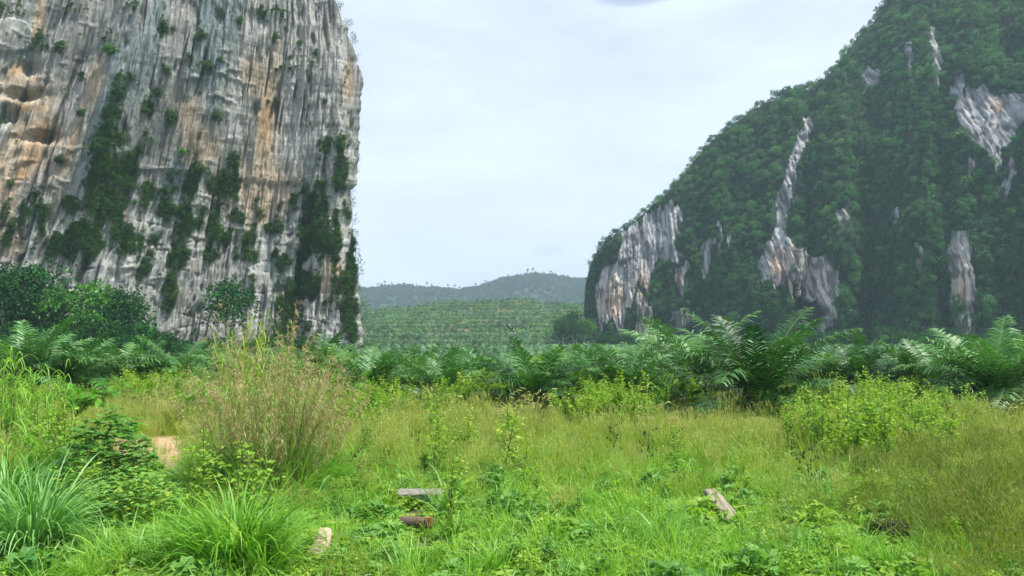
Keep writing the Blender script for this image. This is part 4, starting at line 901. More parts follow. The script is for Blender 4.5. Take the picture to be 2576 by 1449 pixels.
P = field(11000, 17, 62, lambda px, py, x, y: np.clip(blobs(px, py, weed_b) * 1.2 - .3 + .5 * fbm(x * .3, y * .3, 29, 3), 0, 1) + .008)
n = len(P); scatter('weeds', P, rots(n, .1, rng), scls(n, .6, 1.75, rng, .25), rng.integers(0, 5, n), c_w, 'thicket of yellow green leafy weeds in front of the palms', 'weeds')
und = [herb_geo(110, 1.1, .8, .22, 870 + i, 3).build('undergrowth', M['bright_tree']) for i in range(3)]
c_u = protos('undergrowth', und)
P = field(3800, 44, 130, lambda px, py, x, y: np.full(len(px), .5)); n = len(P)
scatter('undergrowth', P, rots(n, .1, rng), scls(n, .5, 1.0, rng, .3), rng.integers(0, 3, n), c_u, 'green creeping undergrowth beneath and between the oil palms', 'undergrowth')

lw_m = []
for i in range(4):
    L_, S_ = weed_parts(.62, 880 + i, .1, 6, 110, .5); L_.add(np.concatenate(S_.V), np.concatenate(S_.F4), None, .1, 1); lw_m.append(L_.build('low_weeds', [M['weed' if i % 2 else 'shrub'], M['stem']]))
lw_m += [tuft_geo(60, .75, .014, 1, 890 + i, 1.1, 6, .35, rbase=.12).build('low_weeds', M['grass']) for i in range(3)]
c_l = protos('low_weeds', lw_m)
P = field(6500, 11.5, 34, lambda px, py, x, y: keep(px, py) * np.clip(.45 + 1.0 * fbm(x * .6, y * .6, 61, 3), 0, 1)); n = len(P)
scatter('low_weeds', P, rots(n, .15, rng), scls(n, .5, 1.35, rng, .3), rng.choice(7, n, p=[.1, .1, .1, .1, .2, .2, .2]), c_l, 'small mixed weeds and grass sprigs standing out of the herbs', 'weeds')

bw = [herb_geo(46, .42, .62, .19, 895 + i, 5).build('broad_weeds', M['shrub' if i < 2 else 'weed']) for i in range(3)]
c_b = protos('broad_weeds', bw)
P = field(2600, 12, 34, lambda px, py, x, y: keep(px, py) * np.clip(.12 + 1.3 * fbm(x * .45, y * .45, 81, 3) + .5 * sstep(500, 100, px) - .1, 0, 1)); n = len(P)
scatter('broad_weeds', P, rots(n, .15, rng), scls(n, .5, 1.3, rng, .3), rng.integers(0, 3, n), c_b, 'patches of broad lobed leaves spreading through the meadow grass', 'weeds')

# ------------------------------------------------------------------ field: single plants
def spot(px, py):
    x, y = ground_at(px, py); return (x, y, float(gz(x, y)) - .02)
def tuft(px, py, label, me, s=1.0, rz=0.0, group='large grass tufts', name='grass_tuft'):
    o = obj(name, me, None, spot(px, py), rz, s); return tag(o, label, 'grass tuft', group)
T_b = tuft_geo(600, 1.65, .03, 1.0, 900, 1.35, 9, .45, rbase=.34).build('grass_tuft', M['grass'])
T_l = tuft_geo(460, 2.2, .034, 1.0, 901, 1.5, 9, .38, rbase=.3).build('grass_tuft', M['bluegrass'])
T_s = tuft_geo(190, .95, .02, 1.0, 902, .85, 6, .3, rbase=.16).build('grass_tuft', M['grass'])
T_d = tuft_geo(220, 1.2, .022, 1.0, 903, 1.3, 7, .5, rbase=.2).build('grass_tuft', M['bluegrass'])
tuft(585, 1440, 'large bright green grass tuft with long arching blades, beside the broken stone', T_b, 1.32, .3)
tuft(650, 1452, 'fresh green upright tuft growing into the large arching tuft', T_s, 1.8, 1.3)
tuft(480, 1425, 'looser green tuft on the flank of the large arching tuft', T_s, 1.35, 2.3)
tuft(85, 1390, 'tall blue green grass tuft with drooping silvery blades', T_l, 1.12, .6)
tuft(10, 1330, 'blue green tuft at the frame edge behind the silvery one', T_l, 1.2, 2.2)
tuft(470, 1265, 'dark arching blades between the lobed shrub and the plume clump', T_d, .9, 1.0)
tuft(1690, 1325, 'narrow dark green tuft standing by the bleached timber', T_s, .85, .2)
tuft(2250, 1452, 'bright low tuft below the dark stump', T_s, .95, .4)
tuft(1330, 1400, 'short upright green tuft among the low herbs', T_s, .8, 1.4)
tuft(1060, 1455, 'green tuft at the lower edge of the picture beneath the rusted pipe', T_s, .9, 2.4)
tuft(1215, 1440, 'slender green tuft on the lower edge, in open herbs', T_s, .85, 3.0)
tuft(1560, 1290, 'pale arching tuft at the border of the tall yellow grass', T_d, .55, 3.0)
tuft(2060, 1240, 'arching green tuft on the mound of tangled grass', T_d, 1.0, .9)
tuft(2140, 1215, 'dense green tuft below the tall yellow green weeds', T_d, 1.1, 2.0)
tuft(1950, 1235, 'straw tipped tuft at the near side of the grassy mound', T_d, .95, 4.0)
tuft(2300, 1250, 'green tuft lost in the olive wispy grass', T_d, .9, 4.6)

# the big brown plume clump: blades, culms and plumes
def plume_clump(px, py, H, rad, n, seed, label, green=0, rz=0.0, blades=True, mats=('plume', 'culm')):
    rng = np.random.default_rng(seed); r = empty('plume_grass', spot(px, py), rz)
    if blades: obj('blades', tuft_geo(520, H * .42, .02, 1.0, seed + 1, 1.2, 8, .38, rbase=rad * .6).build('blades', M['bluegrass' if seed % 2 else 'grass']), r)
    cu = Geo(); pl = Geo(); lv = Geo()
    for i in range(n):
        a = rng.uniform(0, 6.283); q = math.sqrt(rng.uniform(0, 1)); b0 = np.array([math.cos(a) * rad * .35 * q, math.sin(a) * rad * .35 * q, 0])
        h = H * (rng.uniform(.78, 1.05) if i % 2 else rng.uniform(.4, .9)) * (1.08 - .32 * q); a2 = a + rng.normal(0, .5); out_ = rad * q * rng.uniform(.5, 1.15)
        t = np.linspace(0, 1, 6)[:, None]; dirv = np.array([math.cos(a2), math.sin(a2), 0])
        Pp = b0 + dirv * out_ * t ** 1.6 + np.array([0, 0, 1]) * h * (t - .12 * t ** 3 * q)
        cu.tube(Pp, np.linspace(.012, .004, 6), 3, var=rng.uniform(0, 1), cap=False)
        m = 44; u = rng.uniform(.5, 1.0, m); fi_ = u * 5; i0 = np.minimum(fi_.astype(int), 4); C_ = Pp[i0] * (1 - (fi_ - i0))[:, None] + Pp[i0 + 1] * (fi_ - i0)[:, None]
        aa_ = rng.uniform(0, 6.283, m); l = rng.uniform(.12, .34, m) * (1.15 - .6 * (u - .5))
        d1 = np.stack([np.cos(aa_) * .6, np.sin(aa_) * .6, np.full(m, .45)], 1) + dirv * .35; d2 = d1 + np.array([0, 0, -1.1]) + dirv * .3
        d1 /= np.linalg.norm(d1, axis=1)[:, None]; d2 /= np.linalg.norm(d2, axis=1)[:, None]
        p1 = C_ + d1 * l[:, None] * .5; p2 = p1 + d2 * l[:, None] * .6
        sd_ = np.cross(d1, rdir(m, rng)); sd_ /= np.linalg.norm(sd_, axis=1)[:, None]
        W = np.tile(np.array([[.005, .015, .005]]), (m, 1)) * rng.uniform(.7, 1.5, (m, 1))
        pl.ribbons(np.stack([C_, p1, p2], 1), W, sd_, np.clip(rng.normal(.5, .25, m), 0, 1))
        if rng.uniform() < .85:
            m = 13; tt = rng.uniform(.12, .85, m); c = b0 + dirv * out_ * (tt ** 1.6)[:, None] + np.array([0, 0, 1]) * (h * tt)[:, None]; a3 = rng.uniform(0, 6.28, m)
            dd = np.stack([np.cos(a3) * .6, np.sin(a3) * .6, np.full(m, .7)], 1); l = rng.uniform(.4, .9, m)[:, None]
            PP = np.stack([c, c + dd * l * .5, c + dd * l * .8 + np.array([0, 0, -.08]), c + dd * l * 1.05 + np.array([0, 0, -.35])], 1)
            lv.ribbons(PP, np.tile(np.array([[.012, .016, .012, .002]]), (m, 1)), np.stack([-np.sin(a3), np.cos(a3), 0 * a3], 1), rng.uniform(0, 1, m))
    obj('culms', cu.build('culms', M[mats[1]]), r); obj('plumes', pl.build('plumes', M[mats[0]]), r); obj('leaves', lv.build('leaves', M['grass']), r)
    if green:
        gs = Geo()
        for i in range(green):
            a = rng.uniform(0, 6.28); o_ = rng.uniform(.3, 1.0) * rad * .55; h = H * rng.uniform(.72, .92); e_ = np.array([math.cos(a) * o_, math.sin(a) * o_, h])
            gs.tube([[0, 0, 0], e_ * .5 + [0, 0, .2], e_], [.02, .016, .006], 5, var=rng.uniform(.3, 1))
            m = 16; tt = rng.uniform(.35, 1, m); a3 = rng.uniform(0, 6.28, m); c = e_[None] * tt[:, None]; l = rng.uniform(.35, .8, m)[:, None]
            dd = np.stack([np.cos(a3) * .45, np.sin(a3) * .45, np.full(m, .85)], 1)
            PP = np.stack([c, c + dd * l * .5, c + dd * l * .8, c + dd * l * 1.0 + np.array([0, 0, -.12])], 1)
            gs.ribbons(PP, np.tile(np.array([[.02, .03, .02, .003]]), (m, 1)), np.stack([-np.sin(a3), np.cos(a3), 0 * a3], 1), rng.uniform(.2, 1, m))
        obj('green_shoots', gs.build('green_shoots', M['weed']), r)
    return tag(r, label, 'plume grass', 'brown plume grass clumps')
plume_clump(690, 1255, 5.6, 1.8, 105, 920, 'tall brown plume grass clump, its bushy seed heads rising against the sheer cliff', 0, 0)
plume_clump(600, 1225, 5.8, 1.7, 72, 923, 'plume clump with green shoots spiking above the tan seed heads', 9, 1.0)
plume_clump(790, 1225, 5.1, 1.2, 50, 926, 'reddish plume clump with slim pinkish stalks beside open grass', 0, 2.0)
plume_clump(470, 1075, 3.2, 2.2, 70, 929, 'low olive brown plume clump behind the bare dirt patch', 0, .4, True)
plume_clump(690, 1130, 4.6, 2.2, 60, 932, 'shadowy plume clump behind the tallest seed heads', 0, .8, False)

# foxtail stalks
def foxtail(px, py, H, n, seed, label, mat='dry', sp=.5):
    rng = np.random.default_rng(seed); r = empty('foxtail_grass', spot(px, py)); st = Geo(); hd = Geo()
    for i in range(n):
        a = rng.uniform(0, 6.283); o_ = rng.uniform(.2, 1.3) * sp; h = H * rng.uniform(.7, 1.05); d = np.array([math.cos(a), math.sin(a), 0])
        t = np.linspace(0, 1, 7)[:, None]; P_ = rng.normal(0, .12, 3) * [1, 1, 0] + d * o_ * t ** 1.8 + np.array([0, 0, 1]) * h * t
        st.tube(P_, np.linspace(.006, .003, 7), 3, var=rng.uniform(0, 1), cap=False)
        e_ = P_[-1]; u = (P_[-1] - P_[-2]); u /= np.linalg.norm(u); q = []; c = e_.copy(); v = u.copy()
        for k in range(6): q.append(c.copy()); v = v + d * .28 + np.array([0, 0, -.22]); v /= np.linalg.norm(v); c = c + v * .055
        hd.tube(q, [.006, .016, .018, .017, .013, .004], 5, var=rng.uniform(.3, 1))
    obj('stalks', st.build('stalks', M['culm']), r); obj('seed_heads', hd.build('seed_heads', M[mat]), r); return tag(r, label, 'foxtail grass', 'foxtail grass clumps')
foxtail(1100, 1120, 2.5, 26, 940, 'foxtail grass whose tan heads arch over the bright weeds', sp=.9)
foxtail(1350, 1110, 2.3, 44, 941, 'dense foxtail clump with tan heads before the wide middle palm', sp=.7)
foxtail(1290, 1110, 1.9, 30, 942, 'shorter foxtail clump next to the dense tan one', sp=.6)
foxtail(2520, 1130, 2.1, 16, 943, 'pale foxtail stalks under the broad silvery palm', sp=.6)
foxtail(1640, 1130, 1.9, 16, 944, 'thin foxtail stalks beside the weed with black pods', sp=.5)

# leafy shrubs and weeds standing alone
def shrub(px, py, H, label, seed, leaf=.16, nb=7, nl=140, spread=.35, mat='weed', s=1.0, group='leafy weeds standing above the grass', name='leafy_weed', droop=0.0, pods=0):
    H *= 1.22; L_, S_ = weed_parts(H, seed, leaf * 1.1, nb, int(nl * 1.3), spread, droop); r = empty(name, spot(px, py), 0, s)
    obj('stem', S_.build('stem', M['stem']), r); obj('leaves', L_.build('leaves', M[mat]), r)
    return tag(r, label, 'weed', group)
shrub(1900, 1075, 2.35, 'slim yellow green shrub standing in front of the big arching palm', 960, .19, 5, 170, .28)
shrub(1565, 1105, 2.1, 'upright leafy weed with a bright tip, behind the black seed pods', 961, .2, 6, 220, .22)
shrub(1620, 1100, 1.9, 'second bright leafy weed, close beside the one behind the black pods', 962, .17, 6, 180, .28)
shrub(1480, 1110, 2.0, 'bushy weed between the tan foxtails and the upright weeds', 963, .15, 9, 300, .45)
shrub(1990, 1150, 2.0, 'tall leafy weed at the near end of the yellow green thicket', 964, .17, 8, 260, .3)
shrub(2030, 1160, 2.15, 'tall weed with dark dead leaves low down, in the thicket', 965, .17, 8, 260, .28)
shrub(2090, 1120, 2.3, 'highest weed spire of the yellow green thicket', 966, .16, 6, 220, .22)
shrub(2250, 1120, 1.9, 'rounded weed on top of the yellow green thicket', 967, .15, 10, 320, .5)
shrub(2180, 1140, 2.0, 'leafy weed in the thicket over the yellowed leaves', 970, .17, 8, 260, .4)
shrub(2310, 1130, 1.9, 'weed at the far end of the thicket where the olive grass starts', 971, .15, 9, 260, .45)
shrub(925, 1165, 1.4, 'dark stemmed leafy weed at the edge of the brown plume clump', 968, .15, 5, 150, .3, 'shrub')
shrub(1315, 1200, 1.25, 'slim green weed spire in the yellow grass', 969, .13, 3, 90, .15)
shrub(1240, 1235, .95, 'leaning weed with broad pale leaves in the middle of the yellow grass', 972, .17, 7, 150, .6, 'shrub')
shrub(1045, 1130, 1.3, 'thin dark weed stalk rising from the yellow grass', 973, .08, 2, 40, .1, 'deadpod')
shrub(2200, 1290, 1.0, 'broad leaved weed above the dark stump', 974, .2, 8, 150, .7, 'weed')
shrub(2330, 1300, .95, 'yellow green sprig between the dark stump and the olive grass', 975, .2, 5, 90, .6, 'weed')
shrub(1010, 1075, 1.7, 'leafy weed beneath the low half hidden palm', 976, .15, 8, 240, .4)
shrub(905, 1060, 1.9, 'leafy weed between the plume clump and the row of palms', 977, .15, 8, 240, .4)
yl = herb_geo(16, .25, .25, .17, 979, 3).build('yellow_leaves', M['yellowleaf']); p_ = spot(2085, 1150); o = obj('yellow_leaves', yl, None, (p_[0], p_[1] - .7, p_[2] + 1.15)); tag(o, 'spray of yellowed leaves hanging in the green thicket', 'leaves')

# weed skeletons with black pods
def podweed(px, py, H, seed, label):
    rng = np.random.default_rng(seed); r = empty('seed_pod_weed', spot(px, py)); st = Geo(); pd = Geo()
    top = np.array([rng.normal(0, .2), rng.normal(0, .1), H]); st.tube([[0, 0, 0], top * .5 + [.05, 0, 0], top], [.012, .009, .004], 4, var=.1)
    for i in range(9):
        t = .4 + .6 * i / 9; s_ = top * t; a = i * 2.4; e_ = s_ + np.array([math.cos(a) * .3, math.sin(a) * .3, .22]) * rng.uniform(.6, 1.3)
        st.tube([s_, (s_ + e_) / 2 + [0, 0, .04], e_], [.006, .005, .003], 3, var=.1)
        for k in range(5):
            u = rng.uniform(.3, 1.0); c = s_ + (e_ - s_) * u + rng.normal(0, .02, 3); pd.tube([c, c + [rng.normal(0, .015), 0, -.035], c + [rng.normal(0, .02), 0, -.075]], [.006, .019, .004], 5, var=rng.uniform(0, 1))
    obj('stems', st.build('stems', M['stem']), r); obj('pods', pd.build('pods', M['deadpod']), r); tag(r, label, 'weed', 'weeds with black seed pods')
podweed(1545, 1165, 1.6, 980, 'dry weed with black pods in front of the upright leafy weed')
podweed(1620, 1185, 1.5, 981, 'spreading dry weed with the most black pods, in straw grass')
podweed(1680, 1165, 1.35, 982, 'dry pod weed farthest into the straw coloured grass')
podweed(1042, 1165, 1.3, 983, 'thin black podded stalk standing alone in yellow green grass')
podweed(2035, 1225, 1.3, 984, 'black podded stalk at the foot of the yellow green thicket')
podweed(925, 1215, 1.2, 985, 'black podded stalk at the edge of the brown plume clump')

# lobed shrub, feathery sapling, cane and young bush
def palmate(px, py, H, rad, n, leaf, seed, label, mat='shrub'):
    rng = np.random.default_rng(seed); r = empty('broadleaf_shrub', spot(px, py)); st = Geo(); lf = Geo()
    for i in range(14):
        a = i * 2.4; q = rng.uniform(.3, 1); e_ = np.array([math.cos(a) * rad * q, math.sin(a) * rad * q, H * rng.uniform(.6, 1.0) * (1.1 - .4 * q)]); st.tube([[0, 0, 0], e_ * [.35, .35, .55], e_], [.018, .012, .005], 5, var=.3)
    a = rng.uniform(0, 6.283, n); q = np.sqrt(rng.uniform(0, 1, n)); z = H * (1.08 - .5 * q ** 2) * rng.uniform(.25, 1.0, n) ** .6
    c = np.stack([np.cos(a) * q * rad, np.sin(a) * q * rad, z], 1); yaw = rng.uniform(0, 6.283, n); sz = leaf * rng.uniform(.6, 1.2, n); var = np.clip(rng.normal(.45, .2, n) + .15 * (z / H - .5), 0, 1); tip = rng.normal(0, .25, (n, 2))
    for k in range(5):
        th = yaw + (k - 2) * .62; d = np.stack([np.cos(th), np.sin(th), -.18 + tip[:, 0] * np.cos(th) + tip[:, 1] * np.sin(th)], 1); d /= np.linalg.norm(d, axis=1)[:, None]
        lf.leaves(c, d, rdir(n, rng, 3.0), sz * (1, .9, .75)[abs(k - 2)], sz * .36, var, 0, .04)
    obj('stems', st.build('stems', M['stem']), r); obj('leaves', lf.build('leaves', M[mat]), r); tag(r, label, 'shrub', 'broad leaved shrubs in the field')
palmate(265, 1290, 2.7, 1.2, 1000, .2, 990, 'dark shrub with broad lobed leaves beside the silvery grass tuft')
palmate(340, 1320, 1.5, 1.1, 650, .15, 991, 'lower shadowed shrub spilling from the broad lobed one')
palmate(205, 1200, 1.5, .8, 260, .2, 992, 'broad leaved shrub between the feathery sapling and the silvery tuft')
palmate(545, 1240, 1.5, .7, 300, .17, 993, 'lobed leaf shrub growing within the base of the plume clumps')
palmate(1230, 1245, .8, .5, 150, .15, 994, 'low lobed leaf shrub in the middle of the yellow grass')
palmate(2230, 1330, .75, .7, 220, .17, 995, 'pale lobed leaves roofing the dark stump')
rng = np.random.default_rng(61)
def feathery(px, py, H, label, lean=0.3, nfr=60, rad=1.5, seed=61, L=.75):
    rng = np.random.default_rng(seed); r = empty('feathery_sapling', spot(px, py)); st = Geo(); lf = Geo(); tips = []
    top = np.array([lean * 2.2, .2, H * .55]); st.tube([[0, 0, 0], top * [.3, .3, .6], top], [.045, .035, .022], 6, var=.2)
    for i in range(9):
        a = i * 2.4; e_ = top + np.array([math.cos(a) * rad * rng.uniform(.4, 1) + lean, math.sin(a) * rad * .7, H * rng.uniform(.12, .45)]); st.tube([top, (top + e_) / 2 + [0, 0, .12], e_], [.018, .012, .005], 4, var=.3); tips.append((top, e_))
    for i in range(nfr):
        s_, e_ = tips[i % len(tips)]; c = s_ + (e_ - s_) * rng.uniform(.35, 1.0) + rng.normal(0, .05, 3)
        frond_geo(lf, c, rng.uniform(0, 6.283), R(rng.uniform(-5, 25)), R(45), L * rng.uniform(.7, 1.15), 24, .028, .17, rng, 0, 0, 6, float(np.clip(rng.normal(.5, .22), 0, 1)), droop=.15)
    obj('trunk', st.build('trunk', M['bark']), r); obj('leaves', lf.build('leaves', M['feather']), r); tag(r, label, 'sapling', 'feathery leaved saplings')
feathery(135, 1135, 2.9, 'bright green sapling with a leaning stem and flat feathery leaf layers', .35, 90, 1.35, 61)
feathery(470, 1080, 2.5, 'feathery green sapling showing through the olive plume clump', .1, 45, 1.1, 62)
feathery(250, 1150, 1.6, 'low dark feathery sapling under the leaning one', .2, 40, .9, 63)
def cane(px, py, H, n, seed, label):
    rng = np.random.default_rng(seed); r = empty('cane_grass', spot(px, py)); st = Geo(); lf = Geo()
    for i in range(n):
        a = rng.uniform(0, 6.28); b0 = np.array([rng.normal(0, .3), rng.normal(0, .3), 0]); e_ = b0 + np.array([rng.normal(0, .35), rng.normal(0, .25), H * rng.uniform(.6, 1)])
        st.tube([b0, (b0 + e_) / 2, e_], [.014, .012, .005], 5, var=rng.uniform(.3, 1)); m = 13; tt = rng.uniform(.25, 1, m)[:, None]; c = b0 + (e_ - b0) * tt; a3 = rng.uniform(0, 6.28, m); l = rng.uniform(.6, 1.3, m)[:, None]
        u = np.stack([np.cos(a3), np.sin(a3), 0 * a3], 1); z_ = np.array([0, 0, 1.0])
        PP = np.stack([c, c + (u * .2 + z_ * .32) * l, c + (u * .45 + z_ * .45) * l, c + (u * .72 + z_ * .32) * l, c + (u * .9 + z_ * .02) * l], 1)
        lf.ribbons(PP, np.tile(np.array([[.024, .038, .038, .026, .004]]), (m, 1)), np.stack([-np.sin(a3), np.cos(a3), 0 * a3], 1), rng.uniform(.2, 1, m))
    obj('stalks', st.build('stalks', M['stem']), r); obj('leaves', lf.build('leaves', M['grass']), r); tag(r, label, 'cane grass', 'tall cane grass')
cane(15, 1160, 4.2, 13, 64, 'tall cane grass reaching up to the cliff foot at the frame edge')
cane(95, 1170, 3.9, 11, 65, 'cane grass with folded drooping leaves before the dark palm')
cane(55, 1250, 2.0, 12, 66, 'lower cane grass growing out of the silvery tufts')
# bushes between palms
def mbush(px, Y, s, k, label, bright=True):
    x = (px - CXP) / FPX * Y
    tree('bush', (x, Y, float(gz(x, Y)) - .1), label, 'bushes between the palms', (PB if bright else BUSH)[k], BUSHT, s, px * .1, 'bush')
PB = [crown_geo(2.2, 2.1, 1500, .26, 745 + i, 16, cz=2.2).build('bush_crown', M['weed']) for i in range(2)]
mbush(1392, 54, .95, 0, 'yellow green bush rising right behind the wide middle palm')
mbush(1060, 70, .8, 1, 'yellow green bush among the palms behind the foxtails')
mbush(850, 60, 1.0, 0, 'pale green bush between plume stalks and the cliff corner')
mbush(2560, 66, 1.2, 1, 'leafy bush above the palms where the field meets the frame edge')

# ------------------------------------------------------------------ stones, timbers and the snag
def lump_obj(name, px, py, size, seed, mat, label, cat, rz=0.0, rough=.18, zoff=0.0, tilt=(0, 0)):
    import bmesh
    bm = bmesh.new(); bmesh.ops.create_icosphere(bm, subdivisions=4, radius=1.0)
    v = np.array([q.co[:] for q in bm.verts]); d = 1 + rough * fbm(v[:, 0] * 1.3 + seed, v[:, 1] * 1.3, v[:, 2] * 1.3, 4) ; d = np.minimum(d, 1.06)
    v = v * d[:, None]; v = np.sign(v) * np.abs(v) ** .8; v *= np.array(size)
    for q, c in zip(bm.verts, v): q.co = c
    for f in bm.faces: f.smooth = True
    me = bpy.data.meshes.new(name); bm.to_mesh(me); bm.free(); me.materials.append(mat)
    p = spot(px, py); o = obj(name, me, None, (p[0], p[1], p[2] + zoff), rz); o.rotation_euler = (tilt[0], tilt[1], rz); return tag(o, label, cat)
def beam(name, px, py, L, Wd, Hh, rz, mat, label, cat, zoff=.1, tilt=(0, 0), taper=.85, seed=1, n=24, round_=.25, parent=None, crack=.0):
    """weathered beam: a rounded, uneven prism along x"""
    m = 20; th = np.arange(m) * 2 * math.pi / m; t = np.linspace(-.5, .5, n); V = []
    for i, u in enumerate(t):
        k = np.interp(u, [-.5, -.47, .47, .5], [.86, 1, 1 * taper, .8 * taper])
        cx_ = np.sign(np.cos(th)) * np.abs(np.cos(th)) ** round_; cz_ = np.sign(np.sin(th)) * np.abs(np.sin(th)) ** round_
        w_ = 1 + .07 * noise(u * 9 + seed, th * 1.1, seed * 1.0) + .03 * noise(u * 30, th * 2.0, seed + 2.0)
        V.append(np.stack([np.full(m, u * L) + .04 * L * noise(th, seed * 1.0, 3.0) * (abs(u) > .46), cx_ * Wd * .5 * k * w_, cz_ * Hh * .5 * k * w_], 1))
    V = np.concatenate(V + [np.array([[-.5 * L, 0, 0], [.5 * L, 0, 0]])]); F4 = []; F3 = []
    for i in range(n - 1):
        for k in range(m): k2 = (k + 1) % m; F4.append((i * m + k, i * m + k2, (i + 1) * m + k2, (i + 1) * m + k))
    e = len(V) - 2
    for k in range(m): k2 = (k + 1) % m; F3.append((k2, k, e)); F3.append(((n - 1) * m + k, (n - 1) * m + k2, e + 1))
    me = mesh(name, V, [np.array(F4), np.array(F3)], mat, smooth=False)
    p = spot(px, py); o = obj(name, me, None, (p[0], p[1], p[2] + zoff), rz); o.rotation_euler = (tilt[0], tilt[1], rz); return tag(o, label, cat)
beam('timber_beam', 1058, 1248, 1.3, .34, .24, .04, M['greywood'], 'grey weathered timber beam lying in the weeds behind the rusted pipe', 'timber', .33, (.3, 0), 1.0, 3)
bp = beam('iron_pipe', 1052, 1318, .82, .27, .26, -.04, M['rustpipe'], 'brown rusted pipe stub with an orange plate, lying in the herbs', 'pipe', .35, (0, 0.02), .95, 5, 30, .9)
pl_ = Geo()
def boxg(g, c, s, mi=0):
    c = np.array(c); s = np.array(s) / 2; V = np.array([[x, y, z] for x in (-1, 1) for y in (-1, 1) for z in (-1, 1)]) * s + c
    g.add(V, [(0, 1, 3, 2), (4, 6, 7, 5), (0, 4, 5, 1), (2, 3, 7, 6), (0, 2, 6, 4), (1, 5, 7, 3)], None, .5, mi)
boxg(pl_, (.25, -.125, .03), (.14, .03, .16)); boxg(pl_, (.25, -.06, .125), (.14, .12, .02))
o = obj('rusty_plate', pl_.build('rusty_plate', M['rust']), bp, (0, 0, 0)); o['label'] = 'orange rusted plate with a dark square bracket mark'
mk = Geo(); boxg(mk, (.235, -.145, .035), (.008, .008, .06)); boxg(mk, (.252, -.145, .062), (.034, .008, .008)); boxg(mk, (.252, -.145, .01), (.034, .008, .008)); boxg(mk, (.25, -.145, .036), (.018, .008, .008))
obj('bracket_mark', mk.build('bracket_mark', M['black']), o)
beam('timber_offcut', 1243, 1300, .34, .14, .12, .5, M['greywood'], 'small dark timber offcut to the far side of the rusted pipe', 'timber', .14, (0, .25), .8, 7)
beam('timber_plank', 1815, 1290, 1.15, .5, .2, 1.95, M['timber'], 'bleached slab of timber propped in the grass, cracked along its grain', 'timber', .4, (0, -.55), .75, 9, 30, .5)
st_ = beam('stone', 802, 1402, 1.0, .5, .26, 1.5, M['stone'], 'pale tan broken stone block with a crack across its head', 'stone', .3, (0, -.62), .62, 13, 26, .7)
ck = Geo(); ck.tube([[.2, -.14, .112], [.19, -.05, .125], [.22, .04, .122], [.23, .13, .108]], [.006, .011, .009, .006], 4); obj('crack', ck.build('crack', M['darkwood']), st_)
lump_obj('stone', 757, 1352, (.13, .11, .1), 9.0, M['greystone'], 'small brown stone next to the pale broken block', 'stone', .9, .3, .12)
lump_obj('stone', 1782, 1402, (.17, .14, .18), 12.0, M['greystone'], 'grey round stone half sunk in the herbs', 'stone', .2, .25, .06)
lump_obj('stone', 1625, 1418, (.2, .16, .07), 15.0, M['stone'], 'flat tan stone barely showing above the herbs', 'stone', .2, .2, .1)
# dark hollow stump
rng = np.random.default_rng(90); g = Geo(); m = 26; V = []
for i, (z, r_) in enumerate([(0, .42), (.12, .38), (.3, .34), (.5, .32), (.62, .30)]):
    th = np.arange(m) * 2 * math.pi / m; rr_ = r_ * (1 + .16 * noise(th * 1.2, z * 2.0, 3.0) + .08 * noise(th * 4, z, 6.0)); top = .12 * noise(th * 2.2, 1.0, 8.0) if i == 4 else 0
    V.append(np.stack([np.cos(th) * rr_ * 1.2, np.sin(th) * rr_, z + top + 0 * th], 1))
for z, r_ in [(.58, .2), (.35, .17), (.15, .05)]: th = np.arange(m) * 2 * math.pi / m; V.append(np.stack([np.cos(th) * r_ * 1.2, np.sin(th) * r_, z + .05 * noise(th * 2, z, 2.0)], 1))
F4 = [(i * m + k, i * m + (k + 1) % m, (i + 1) * m + (k + 1) % m, (i + 1) * m + k) for i in range(7) for k in range(m)]
st_o = obj('stump', mesh('stump', np.concatenate(V), np.array(F4), M['darkwood']), None, tuple(np.array(spot(2240, 1372)) + [0, 0, -.04])); tag(st_o, 'dark rotten hollow stump overhung by pale lobed leaves', 'stump')
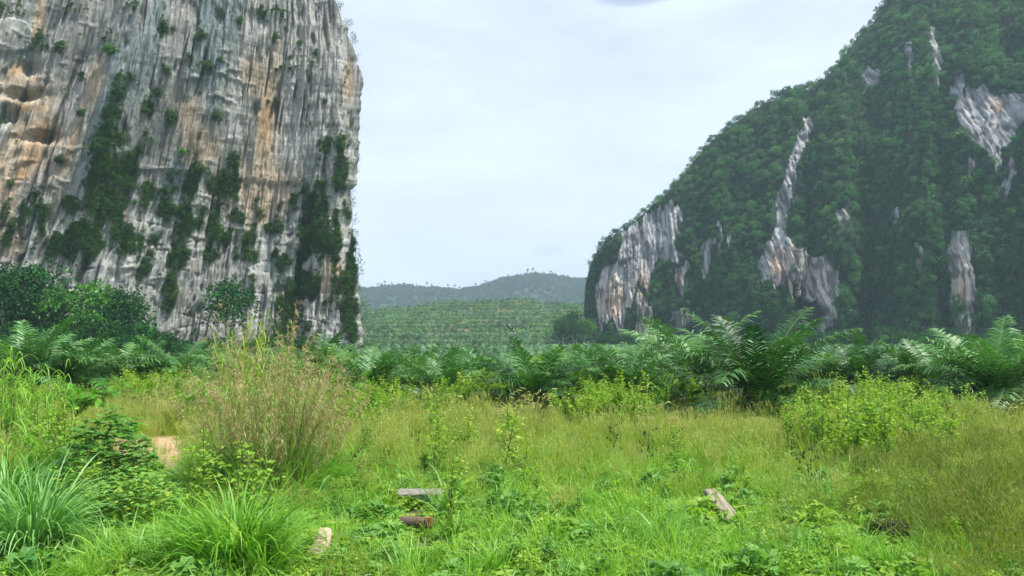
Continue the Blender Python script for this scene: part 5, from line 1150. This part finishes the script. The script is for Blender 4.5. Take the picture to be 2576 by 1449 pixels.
# snag: thin bleached trunk with a split dark top
p = (x_of(1284, 72, 0), 72.0, -.15); r = empty('dead_snag', p); g = Geo(); Ht = at(0, 832, 72)[2]
g.tube([[0, 0, 0], [.03, 0, 2.2], [.12, 0, 4.0], [.28, 0, Ht]], [.06, .05, .045, .04], 7); obj('trunk', g.build('trunk', M['palebark']), r)
g = Geo(); g.tube([[-.38, 0, Ht + .75], [-.1, 0, Ht + .42], [.36, 0, Ht - .05]], [.05, .07, .03], 6); g.tube([[.1, 0, Ht + .35], [.2, 0, Ht + .38], [.26, 0, Ht + .3]], [.05, .1, .04], 6); obj('broken_limb', g.build('broken_limb', M['black']), r)
g = Geo()
for a_, b_, h_ in ((-.12, .85, .42), (.28, .7, .12), (.42, .35, -.1)): g.leaves([[a_, 0, Ht + h_]], np.array([[.05, 0, 1.0]]), np.array([[0, 1.0, 0]]), b_ * .55, .12, np.array([.9]))
obj('split_wood', g.build('split_wood', solid_mat('split pale wood', (.5, .48, .42), (.75, .72, .66), 5)), r)
tag(r, 'thin dead snag with a broken black top, standing above the palms', 'dead tree')

# ------------------------------------------------------------------ haze
hz_me = mesh('haze', [(-2700, -80, -4), (2700, -80, -4), (2700, 3050, -4), (-2700, 3050, -4), (-2700, -80, 235), (2700, -80, 235), (2700, 3050, 235), (-2700, 3050, 235)],
             np.array([(0, 3, 2, 1), (4, 5, 6, 7), (0, 1, 5, 4), (1, 2, 6, 5), (2, 3, 7, 6), (3, 0, 4, 7)]), [])
hm = bpy.data.materials.new('haze'); hm.use_nodes = True; t = hm.node_tree; t.nodes.clear()
o_ = N(t, 'ShaderNodeOutputMaterial'); pv = N(t, 'ShaderNodeVolumePrincipled'); pv.inputs['Color'].default_value = (0.62, 0.82, 1.0, 1); pv.inputs['Density'].default_value = 0.00018; pv.inputs['Anisotropy'].default_value = 0.15
t.links.new(pv.outputs[0], o_.inputs['Volume']); hz_me.materials.append(hm)
hz = obj('haze', hz_me); tag(hz, kind='stuff'); hz.display_type = 'WIRE'
